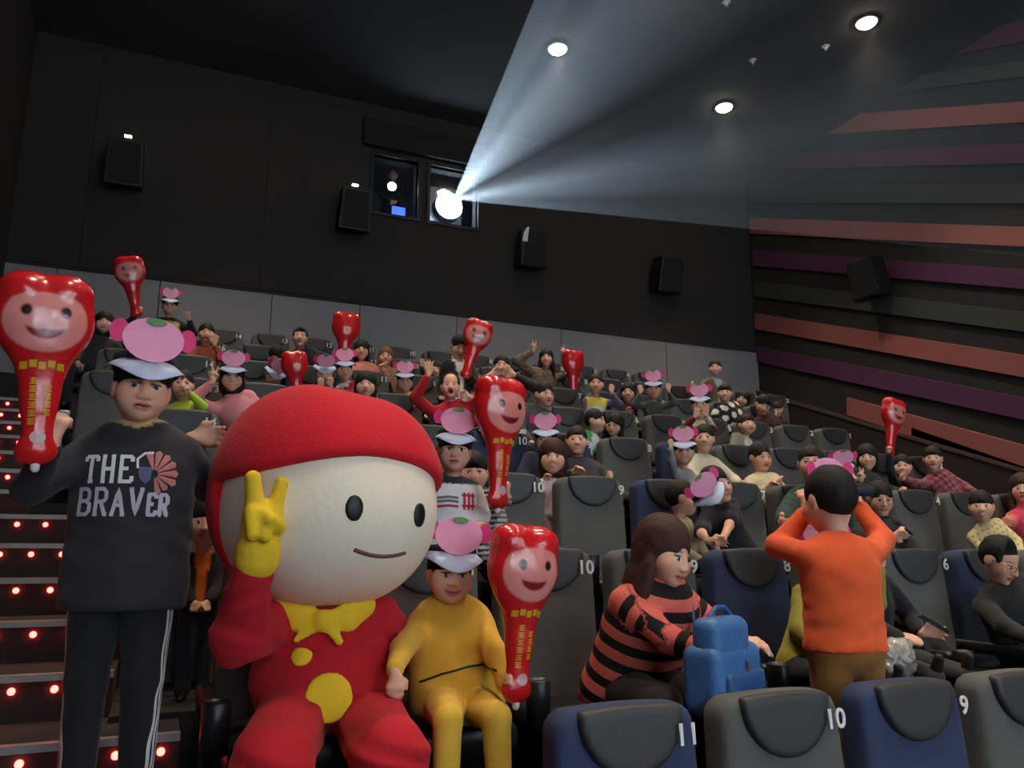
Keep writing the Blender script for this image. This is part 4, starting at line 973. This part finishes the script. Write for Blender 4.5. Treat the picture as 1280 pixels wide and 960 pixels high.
# ---- woman in stripes
def stripe_attr(TL, V, wr, TT, s):
    t = TL[:, 2]/.098
    for sd, nm in ((-1, 'L'), (1, 'R')):
        S = TT((.172*sd, .008, .54)); E, Wr = wr[nm]
        for A, B, o in ((S, E, 0), (E, Wr, np.linalg.norm(E-S))):
            ab = B-A; q = np.clip((V-A) @ ab/(ab @ ab), 0, 1); d = np.linalg.norm(V-A-q[:, None]*ab, axis=1)
            m = (d < .085*s) & (np.abs(TL[:, 0]) > .185) if o == 0 else (d < .068*s); t = np.where(m, (o+q*np.linalg.norm(ab))/s/.098+.2, t)
    return {'stripe': t}
M_STRIPE = stripe_mat('knit_coral_black', 'stripe', srgb(26, 22, 24), srgb(220, 104, 92), .52)
SW = person((829, 692), 2.72, seat_z(0), 'woman with long brown hair in a coral and black striped cardigan', seat_x=1.78, yaw=4, face=(20, 16, 6), lean=29, res=FINE, fat=1.32, loose=1.05, s=.83, head=1.1,
            top=(40, 30, 32), top_attr=stripe_attr, top_mat=M_STRIPE, hair=('long', (64, 38, 34), .012), smile=.3, trousers=(48, 40, 42),
            arms={'L': (902, 824, -.3, 'relax', None, (-.9, .2, -1), (.9, .0, .3), (-.2, -.6, .8)), 'R': (922, 800, -.16, 'relax', None, (1, .4, -.5), (.5, -.6, -.05), (0, -.3, 1))}, group='figures in front')
F_ = field_of([ell(SW['TT']((0, -.06, .40)), np.array((.062, .085, .20))*SW['s'], SW['Rl']), cap(SW['TT']((0, -.0, .57)), SW['TT']((0, -.01, .60)), .072*SW['s'])], .012)
V, Q = F_.mesh(); mesh_obj('blouse', V, Q, mat('blouse_black', srgb(26, 24, 30), .9), SW['e'], True)
# ---- boy in orange, seen from behind
OB = person((1037, 628), 2.5, ROWF(0), 'boy in an orange jumper standing with his back turned and hands at his head', seated=False, yaw=168, face=(172, 8, 0), res=FINE, head=1.1, fat=1.1, loose=1.05,
            top=(232, 92, 44), trousers=(146, 98, 44), hair=('short', (26, 22, 22), .0), hem=.09,
            arms={'R': (1008, 640, .16, 'relax', None, (1, .5, -1.2), (-.2, -.3, 1)), 'L': (1074, 632, .16, 'relax', None, (-1, .5, -1.2), (.2, -.3, 1))}, group='figures in front')
# ---- man in black at the edge, looking down
MB_ = person((1249, 700), 3.08, seat_z(0), 'man in a black jacket with glasses looking down at his lap', seat_x=4.54, yaw=-8, face=(4, 30, 0), lean=6, res=FINE, adult=True, hair=('bald', BLK, 0), glasses=True, fat=1.1,
             top=(34, 33, 34), trousers=(52, 48, 48), arms={'L': (1290, 800, -.3, 'relax'), 'R': (1310, 800, -.2, 'relax')}, group='figures in front')
# ---- adult and child seated behind the boy in orange
AD = person((1082, 692), 3.1, seat_z(0), 'adult in black seated behind the boy in orange, using a phone', seat_x=3.38, yaw=-6, face=(0, 22, 0), lean=6, res=(.014, .006), adult=True, top=(28, 27, 32), trousers=(60, 58, 58), hair=('short', BLK, 0),
            arms={'L': (1128, 802, -.32, 'relax', None, (-.6, .3, -1), (1, -.1, .1), (0, -.5, .8)), 'R': (1150, 792, -.12, 'relax', None, (1, .3, -.8), (.6, -.4, .1))}, group='figures in front')
OC = person((1032, 708), 3.05, seat_z(0), 'child in an olive yellow jumper hidden behind the boy in orange', seat_x=2.8, yaw=0, res=(.014, .0065), top=(150, 140, 52), hair=('short', BLK, 0), visor=True,
            arms={'R': (1098, 710, -.1, 'relax', None, (1, -.1, -.6), (0, 0, 1)), 'L': 'lap'}, group='figures in front')
# ---- boy in the white shirt and his neighbours in the third row
def c_print(cc, TL, V, wr, TT, s):
    cc[(TL[:, 2] > .575)] = srgb(50, 54, 70)
WB_ = person((568, 566), ROWD(1)-.5, ROWF(1), 'boy in a white printed t-shirt with dark neckline and tilted pink visor', seated=False, face=(-16, -2, 4), res=(.013, .0058), visor=True, top=(232, 232, 236), top_cols=c_print, sleeve=.4, hair=('short', BLK, .01),
             arms={'L': 'down', 'R': (590, 660, -.12, 'relax')}, head=1.05, fat=1.08, group='figures in front')
surf_info(WB_)
M_RED = mat('print_red', srgb(196, 52, 60), .7); M_GRP = mat('print_grey', srgb(120, 112, 124), .7)
for i, x in enumerate((.035, .062, .089)): ribbon('printed_stroke', WB_, [(x, .27), (x, .36)], .014, WB_['bvh'], WB_['dir'], M_RED, WB_['top'])
for z in (.29, .345): ribbon('printed_stroke', WB_, [(.02, z), (.105, z)], .012, WB_['bvh'], WB_['dir'], M_RED, WB_['top'])
for z, m in ((.33, M_GRP), (.31, M_GRP), (.285, M_RED)): ribbon('printed_stroke', WB_, [(-.105, z), (-.05, z+.006), (.0, z)], .013, WB_['bvh'], WB_['dir'], m, WB_['top'])
crowd(591, 592, 1, 'boy in a black and white striped top lifting a balloon stick', at=1.96, hair=('short', BLK, 0), top=(36, 34, 38), top_cols=c_hstripe(.02, (196, 190, 188)), res=(.010, .0075), dd=-.05, face=(-16, 2, 0),
      arms={'R': (632, 622, -.40, 'fist', None, (1, .3, -.8), (.05, -.2, 1), (.5, -.5, 0))}, group='figures in front')
person((257, 655), 3.85, ROWF(1), 'toddler in an orange and black jacket peeping between the performer and the tall boy', seated=False, res=(.013, .0065), top=(34, 30, 34), inner=(236, 112, 40), collar=(236, 112, 40), hair=('short', DBR, .01), group='figures in front', smile=1)
# ---- projectionist
person((491, 219), Y1+.9, bz0, 'projectionist standing behind the left booth window as a dark silhouette', seated=False, top=(40, 38, 38), hair=('short', BLK, 0), res=(.026, .012), arms={'R': (490, 236, -.3, 'relax')})

# ------------------------------------------------------------------ costumed performer: plain padded suit with a big round head (no character face)
M_RPL = mat('plush_red', srgb(206, 22, 40), .95, noise=.10, scale=60, bump=.35, sheen=.06)
M_RSUIT = mat('suit_red', srgb(186, 22, 38), .9, noise=.12, scale=40, bump=.3, sheen=.04)
M_CREAM = mat('plush_cream', srgb(246, 232, 210), .9, noise=.04, scale=50, bump=.15, sheen=.05)
M_YEL = mat('felt_yellow', srgb(238, 196, 44), .9, noise=.08, scale=50, bump=.25)
pe = empty('costumed_performer', (.52, 3.0, seat_z(0)), 0, 'performer in a padded red suit with a huge round cream head and red hood', 'person', 'figures in front')
po = np.array((.52, 3.0, seat_z(0)))
lp_ = lambda x, y, D: PD(x, y, D)-po
sh_l, el_l, wr_l = lp_(352, 772, 2.93), lp_(298, 798, 2.72), lp_(318, 706, 2.60)
sh_r, el_r, wr_r = lp_(470, 775, 2.95), lp_(503, 812, 3.14), lp_(556, 800, 3.25)
kl, kr = lp_(340, 958, 2.52), lp_(487, 948, 2.48)
hl, hr_ = lp_(375, 876, 3.0), lp_(450, 876, 3.0)
S = [ell(lp_(408, 850, 2.95), (.26, .21, .17)), ell(lp_(408, 800, 2.97), (.235, .18, .20)), cap(sh_l, sh_r, .085),
     cap(sh_l, el_l, .088, .082), cap(el_l, wr_l, .08, .062), cap(sh_r, el_r, .085, .08), cap(el_r, wr_r, .078, .06),
     cap(hl, kl, .118, .115), cap(hr_, kr, .118, .115), cap(kl, kl+np.array((0, .02, -.42)), .11, .09), cap(kr, kr+np.array((0, .02, -.42)), .11, .09),
     cap(kl+np.array((0, .02, -.44)), kl+np.array((0, -.18, -.45)), .085, .075), cap(kr+np.array((0, .02, -.44)), kr+np.array((0, -.18, -.45)), .085, .075)]
F_ = field_of(S, .014, k=.03)
q = F_.grid((slice(None),)*3); F_.F += .007*np.sin(30*q[0]+14*q[2]+5*np.sin(20*q[2]))*np.cos(26*q[2]-9*q[1])
SV, SQ = F_.mesh(); suit = mesh_obj('suit', SV, SQ, M_RSUIT, pe, True)
# head
hc_ = lp_(411, 622, 2.90); RX, RY, RZ = .365, .345, .355
HRm = rot(22-math.degrees(math.atan2(.5, 2.9))*0, -2, 3)
def hloc(x, y, z):
    x, y, z = x-hc_[0], y-hc_[1], z-hc_[2]
    return (HRm[0, 0]*x+HRm[1, 0]*y+HRm[2, 0]*z, HRm[0, 1]*x+HRm[1, 1]*y+HRm[2, 1]*z, HRm[0, 2]*x+HRm[1, 2]*y+HRm[2, 2]*z)
def skull(x, y, z):
    x, y, z = hloc(x, y, z); return smin(e_ell(np.maximum(np.abs(x)-.09, 0), y, z, RX-.09, RY, RZ), e_ell(x, y+.03, z+.09, RX*.93, RY*.93, RZ*.72), .1)
F_ = Field(hc_-.42, hc_+.42, .016); F_.add((skull, hc_-.38, hc_+.38), 0); CV, CQ = F_.mesh(); head = mesh_obj('costume_head', CV, CQ, M_CREAM, pe, True)
def hood_f(x, y, z):
    x, y, z = hloc(x, y, z)
    d = e_ell(np.maximum(np.abs(x)-.11, 0), y-.012, z-.014, RX+.035-.11, RY+.04, RZ+.018)
    edge = .10-.55*(x*x)-.12*np.clip(y+.1, 0, 1)*0
    face = np.maximum(z-edge, y-.07+.25*np.clip(z+.1, -1, 0))            # the open front of the hood
    d = smax(d, -face, .035)
    return smax(d, -(e_ell(x, y, z, RX-.02, RY-.02, RZ-.02)), .01)
F_ = Field(hc_-.46, hc_+.46, .013); F_.add((hood_f, hc_-.44, hc_+.44), 0); V, Q = F_.mesh(); mesh_obj('hood', V, Q, M_RPL, pe, True)
cb = bvh_of(CV, CQ); fy = HRm @ np.array((0, 1., 0))
def on_face(x, z, off=.0):
    p = hc_+HRm @ np.array((x, -.8, z)); h = cb.ray_cast(Vector(p), Vector(fy)); return np.array(h[0])-fy*off, np.array(h[1])
for x in (-.13, .13):
    p, n_ = on_face(x, -.075); zz = unit(n_); xx = unit(np.cross((0, 0, 1.), zz)); yy = np.cross(zz, xx); R_ = np.stack([xx, yy, zz], 1)
    F_ = field_of([ell(p, (.030, .042, .010), R_)], .005); V, Q = F_.mesh(); mesh_obj('eye_hole', V, Q, M_BLACK, pe, True)
tube_mesh('mouth_line', [tuple(on_face(x, -.215+1.6*x*x, .0)[0]) for x in np.linspace(-.1, .1, 15)], .007, mat('felt_brown', srgb(112, 78, 62), .9), pe, 6)
# glove with two raised fingers
g0 = lp_(324, 690, 2.575); g1 = lp_(328, 650, 2.565); f1 = lp_(316, 598, 2.555); f2 = lp_(352, 604, 2.56)
fwd_ = np.array((0, -1., 0))
G = [cap(g0, g1, .058, .062, (fwd_, .62)), cap(g1+np.array((-.02, 0, .01)), f1, .03, .025), cap(g1+np.array((.028, 0, .01)), f2, .026, .021),
     cap(g1+np.array((-.035, -.03, .02)), g1+np.array((-.03, -.045, -.045)), .024, .02), cap(g1+np.array((.0, -.035, .015)), g1+np.array((.005, -.05, -.05)), .022, .02), cap(g1+np.array((.045, -.02, -.02)), g1+np.array((.015, -.058, .0)), .024, .02)]
F_ = field_of(G, .006, k=.012); V, Q = F_.mesh(); gl = mesh_obj('glove', V, Q, M_YEL, pe, True)
F_ = field_of([cap(lp_(322, 698, 2.58), lp_(323, 688, 2.575), .066, .066, (fwd_, .75))], .007); V, Q = F_.mesh(); mesh_obj('glove_cuff', V, Q, M_YEL, gl, True)
# things on the chest, found by looking at the suit from the front
sb_ = bvh_of(SV, SQ)
def on_suit(x, y, off=.012):
    o = Vector(CAMP-po); d = Vector(ray(x, y)).normalized(); h = sb_.ray_cast(o, d); return np.array(h[0]-d*off), np.array(h[1])
for x, y, r in ((377, 820, .036), (411, 872, .078)):
    p, n_ = on_suit(x, y, .004); zz = unit(n_); xx = unit(np.cross((0, 0, 1.), zz)); yy = np.cross(zz, xx); R_ = np.stack([xx, yy, zz], 1)
    F_ = field_of([ell(p, (r, r, .014), R_)], .006); V, Q = F_.mesh(); mesh_obj('button', V, Q, M_YEL, pe, True)
def strip(a, b, r1, r2, off=.015): return cap(on_suit(*a, off)[0], on_suit(*b, off)[0], r1, r2, (fwd_, .5))
SC_ = [strip((362, 752), (378, 772), .05, .05), strip((378, 772), (404, 776), .042, .028), strip((452, 756), (434, 772), .05, .045), strip((434, 772), (406, 776), .04, .028),
       strip((402, 776), (370, 800), .022, .012, .02), strip((408, 776), (424, 802), .022, .014, .02), ell(on_suit(405, 776, .02)[0], (.034, .024, .03))]
F_ = field_of(SC_, .007, k=.012); V, Q = F_.mesh(); mesh_obj('neckerchief', V, Q, M_YEL, pe, True)

# ------------------------------------------------------------------ balloon sticks
def balloon_mesh(h, name):
    P = [ell((0, 0, .49), (.155, .092, .158)), ell((-.064, 0, .585), (.084, .08, .07)), ell((.064, 0, .585), (.084, .08, .07)), cap((0, 0, .38), (0, 0, .20), .098, .048, ((0, 1, 0), .7)),
         cap((0, 0, .22), (0, 0, .05), .05, .046, ((0, 1, 0), .75)), ell((0, 0, .035), (.062, .02, .04))]
    F = field_of(P, h, k=.03); V, Q = F.mesh(); x, y, z = V[:, 0], V[:, 1], V[:, 2]
    c = np.tile(np.array(srgb(212, 30, 36)), (len(V), 1)); fr = y < -.01
    def put(d, col):                       # d: signed distance from the printed edge, blended over one cell
        a = (np.clip(.5-d/(1.4*h), 0, 1)*fr)[:, None]; c[:] = c*(1-a)+np.array(srgb(*col))*a
    el = lambda x0, z0, rx, rz: (np.sqrt(((x-x0)/rx)**2+((z-z0)/rz)**2)-1)*min(rx, rz)
    put(np.maximum(el(0, .475, .125, .112), z-.565+2.2*x*x), (232, 142, 136))
    for sx in (-.058, .058): put(el(sx, .5, .017, .019), (40, 22, 22))
    put(np.maximum(el(0, .455, .06, .05), z-.437-2.2*x*x), (134, 22, 30))
    o = mesh_obj(name, V, Q, M_FOIL, None, True, c); return o, V, Q
bal_f, bV, bQ = balloon_mesh(.005, 'balloon_stick'); bal_c, _, _ = balloon_mesh(.016, 'balloon_stick')
bb_ = bvh_of(bV, bQ)
def mark(parent, x, z, w, h_, m, nm):
    pts = project(bb_, [(x+a*w/2, -.3, z+b*h_/2) for a, b in ((-1, -1), (1, -1), (1, 1), (-1, 1))], (0, 1, 0), .0025)
    return mesh_obj(nm, pts, [(0, 1, 2, 3)], m, parent)
def prints(parent):
    rnd = random.Random(3)
    for i in range(5): mark(parent, -.055+.027*i, .318+.006*(i % 2), .022, .024, M_GOLD, 'gold_print')
    for cx, n, z0 in ((-.022, 6, .268), (.02, 4, .245)):
        for i in range(n):
            zc = z0-.027*i
            for dx, dz, w, h_ in ((0, .007, .022, .0045), (0, -.001, .020, .0045), (0, -.009, .022, .0045), (-.004+.008*rnd.random(), 0, .0045, .021)): mark(parent, cx+dx, zc+dz, w, h_, M_GOLD, 'gold_print')
    V = project(bb_, [(0, -.3, .08)]+[(.024*math.cos(t), -.3, .08+.022*math.sin(t)) for t in np.linspace(0, 2*math.pi, 15)[:-1]], (0, 1, 0), .0025)
    mesh_obj('silver_emblem', V, [(0, 1+i, 1+(i+1) % 14) for i in range(14)], M_SILV, parent)
    v_ = field_of([cap((0, 0, -.02), (0, 0, .01), .014, .016)], .006); a, b = v_.mesh(); mesh_obj('inflation_valve', a, b, M_PAPER, parent, True)
prints(bal_f)
BAL_USED = []
def balloon(bot, top, D, face, label, fine=False, D2=None, size=.66):
    a = PD(*bot, D); b = PD(*top, D if D2 is None else D2); up = unit(b-a); f = np.array((math.sin(math.radians(face)), -math.cos(math.radians(face)), 0)); y_ = -unit(f-up*(f @ up)); x_ = np.cross(y_, up)
    src = bal_f if fine else bal_c; o = src if src.name not in BAL_USED else dup(src); BAL_USED.append(src.name)
    L = np.linalg.norm(b-a)/size if fine else np.linalg.norm(b-a)/size
    M = Matrix(((x_[0], y_[0], up[0], a[0]), (x_[1], y_[1], up[1], a[1]), (x_[2], y_[2], up[2], a[2]), (0, 0, 0, 1)))
    o.matrix_world = M @ Matrix.Scale(L, 4); tag(o, label, 'balloon', 'red foil balloon sticks'); return o
balloon((44, 578), (60, 341), 2.67, 10, 'large red balloon stick with gold print held up by the tall boy', True)
balloon((645, 876), (657, 654), 2.60, 10, 'red balloon stick standing in the hand of the boy in yellow', True)
balloon((622, 634), (626, 470), 3.86, 18, 'red balloon stick lifted by the boy in the black and white stripes', True)
balloon((171, 396), (159, 320), 8.9, 0, 'small red balloon stick raised on a black sleeve before the grey wall')
balloon((428, 464), (434, 390), 8.4, 178, 'red balloon stick showing its plain back before the grey wall')
balloon((372, 508), (367, 438), 7.3, 176, 'red balloon stick with plain back in front of the man in black')
balloon((581, 472), (602, 400), 7.12, -8, 'red balloon stick held by the standing man in the suit')
balloon((717, 500), (716, 437), 8.75, 180, 'red balloon stick hiding the child next to the woman in grey knit')
balloon((1112, 570), (1118, 498), 6.1, 0, 'red balloon stick raised by the boy with the yellow emblem by the wall')

# ------------------------------------------------------------------ small things
def held_visor(px, D, yaw, pitch, roll, label, sc=1.0):
    p = PD(*px, D); e = empty('paper_visor', p, 0, label, 'visor', 'loose paper visors'); R = rot(yaw, pitch, roll)
    visor_meshes(e, lambda v: tuple(R @ ((np.array(v, float)-np.array((0, -.08, .13)))*sc)), name='visor_band')
held_visor((880, 608), 4.0, -20, 10, -40, 'pink paper visor held between the boy with the cream hood and the man in black')
held_visor((1041, 596), 2.68, 175, -6, 0, 'pink paper visor held before his head by the boy in orange')
# blue handbag on the striped woman's lap
hbp = PD(904, 846, 2.42); hb = empty('handbag', hbp, math.radians(24), 'blue leather handbag on the lap of the woman in stripes', 'bag')
M_BAG = mat('bag_blue', srgb(62, 108, 164), .45, noise=.12, scale=40, bump=.3); M_BAG2 = mat('bag_blue_dark', srgb(46, 84, 136), .45, noise=.12, scale=40)
for nm, c, h, r, m in (('bag_body', (0, 0, .0), (.145, .065, .10), .04, M_BAG), ('front_pocket', (.01, -.062, -.035), (.115, .02, .058), .018, M_BAG2), ('flap', (-.02, -.01, .105), (.11, .05, .075), .045, M_BAG)):
    V, Q = field_of([rbox(np.array(c)*1.15, np.array(h)*1.15, r)], .008).mesh(); mesh_obj(nm, V, Q, m, hb, True)
box('zip_pull', (.02, -.088, .02), (.036, -.078, .06), M_METAL, hb, .002)
tube_mesh('handle', [(-.1, 0, .12), (-.085, 0, .2), (-.03, 0, .235), (.03, 0, .235), (.085, 0, .2), (.1, 0, .12)], .009, M_BAG2, hb)
st_ = [SW['W'](SW['TT'](q)) for q in ((.13, .05, .64), (.125, -.06, .635), (.10, -.19, .52), (.07, -.24, .40))]+[Vector(hbp)+Vector((.02, .02, .17))]
tube_mesh('strap', [tuple(hb.matrix_basis.inverted() @ Vector(q)) for q in st_], .007, M_BAG2, hb)
# phones
def phone(px, D, yaw, tilt, label):
    e = empty('phone', PD(*px, D), math.radians(yaw), label, 'phone', 'phones in hands'); M = Matrix.Rotation(math.radians(tilt), 4, 'X')
    for nm, lo, hi, m in (('case', (-.036, -.004, -.072), (.036, .004, .072), M_BLACK), ('screen', (-.033, -.0055, -.066), (.033, -.0035, .066), mat('phone_glass', srgb(30, 34, 40), .1, noise=0, bump=0))):
        o = box(nm, lo, hi, m, e, .002 if nm == 'case' else 0); o.data.transform(M)
phone((1128, 660), ROWD(1)-.48, 10, -50, 'black phone held by the man with glasses in the dark jacket')
phone((1168, 780), 2.86, 30, -60, 'black phone in the hands of the adult in black')
# crumpled clear plastic bag by the orange jumper
V, Q = field_of([ell((0, 0, 0), (.13, .1, .085)), ell((.07, 0, .03), (.08, .07, .07))], .009).mesh()
rn = .012*np.sin(60*V[:, 0]+20*V[:, 2])*np.sin(47*V[:, 1]+31*V[:, 2])+.009*np.sin(110*V[:, 0])*np.sin(95*V[:, 2]); V = V*(1+rn[:, None]/.1)
pb = mesh_obj('plastic_bag', V, Q, mat('plastic_film', srgb(150, 146, 142), .2, noise=.3, scale=50, bump=.8, coat=.8), None, True)
pb.location = PD(1108, 828, 2.70); tag(pb, 'crumpled clear plastic bag on the seat beside the boy in orange', 'bag')
# white papers over the tops of two navy chairs
for (kk, nn), lab in (((2, 10), 'white paper slips laid over the top of the navy chair behind the balloon'), ((3, 9), 'white paper slips laid over a navy chair in the fifth row')):
    if (kk, nn) in SEATX:
        e = empty('seat_paper', (SEATX[(kk, nn)], ROWD(kk)+.07, ROWF(kk)+1.105), 0, lab, 'paper', 'paper slips on chair tops')
        for i, (x0, x1) in enumerate(((-.2, -.02), (.0, .1), (.13, .2))):
            prism('paper_slip', [(-.09, -.035), (-.085, .0), (.07, .004), (.09, -.03), (.085, -.033), (.066, -.001), (-.08, -.006), (-.084, -.035)], x0, x1, M_PAPER, e, axes=(1, 2, 0))
# paper cup on the arm of a chair behind the tall boy
k3 = min(SEATX[q] for q in SEATX if q[0] == 3); cp = (k3-.268, ROWD(3)-.42, ROWF(3)+.645)
e = empty('paper_cup', cp, 0, 'white paper cup beside the shoulder of the tall boy', 'cup')
for nm, prof in (('cup', [(.026, -.05), (.034, .03)]), ('lid', [(.037, .03), (.037, .038), (.03, .046), (.0, .046)])):
    bm = bmesh.new(); n = 20; vv = [[bm.verts.new((r*math.cos(2*math.pi*i/n), r*math.sin(2*math.pi*i/n), z)) for i in range(n)] for r, z in prof]
    for q in range(len(prof)-1):
        for i in range(n): bm.faces.new((vv[q][i], vv[q][(i+1) % n], vv[q+1][(i+1) % n], vv[q+1][i]))
    bm.faces.new(vv[0]); bm_obj(nm, bm, M_PAPER, e, True)
# black coat thrown over the chair between the adult and the man in black
cx = PD(1140, 745, 3.25)
V, Q = field_of([cap(cx-cx+np.array((-.14, .06, .05)), np.array((.0, -.0, -.16)), .05, .06), cap(np.array((0, 0, -.16)), np.array((.08, -.1, -.34)), .06, .07), cap(np.array((-.12, .05, .0)), np.array((-.1, -.1, -.34)), .06, .09)], .012, k=.05).mesh()
V = V+.006*np.sin(V[:, [2]]*60+V[:, [0]]*40)
co = mesh_obj('coat', V, Q, mat('coat_black', srgb(26, 25, 28), .9, noise=.2), None, True); co.location = cx; tag(co, 'black coat thrown over a charcoal chair next to the adult in black', 'coat')
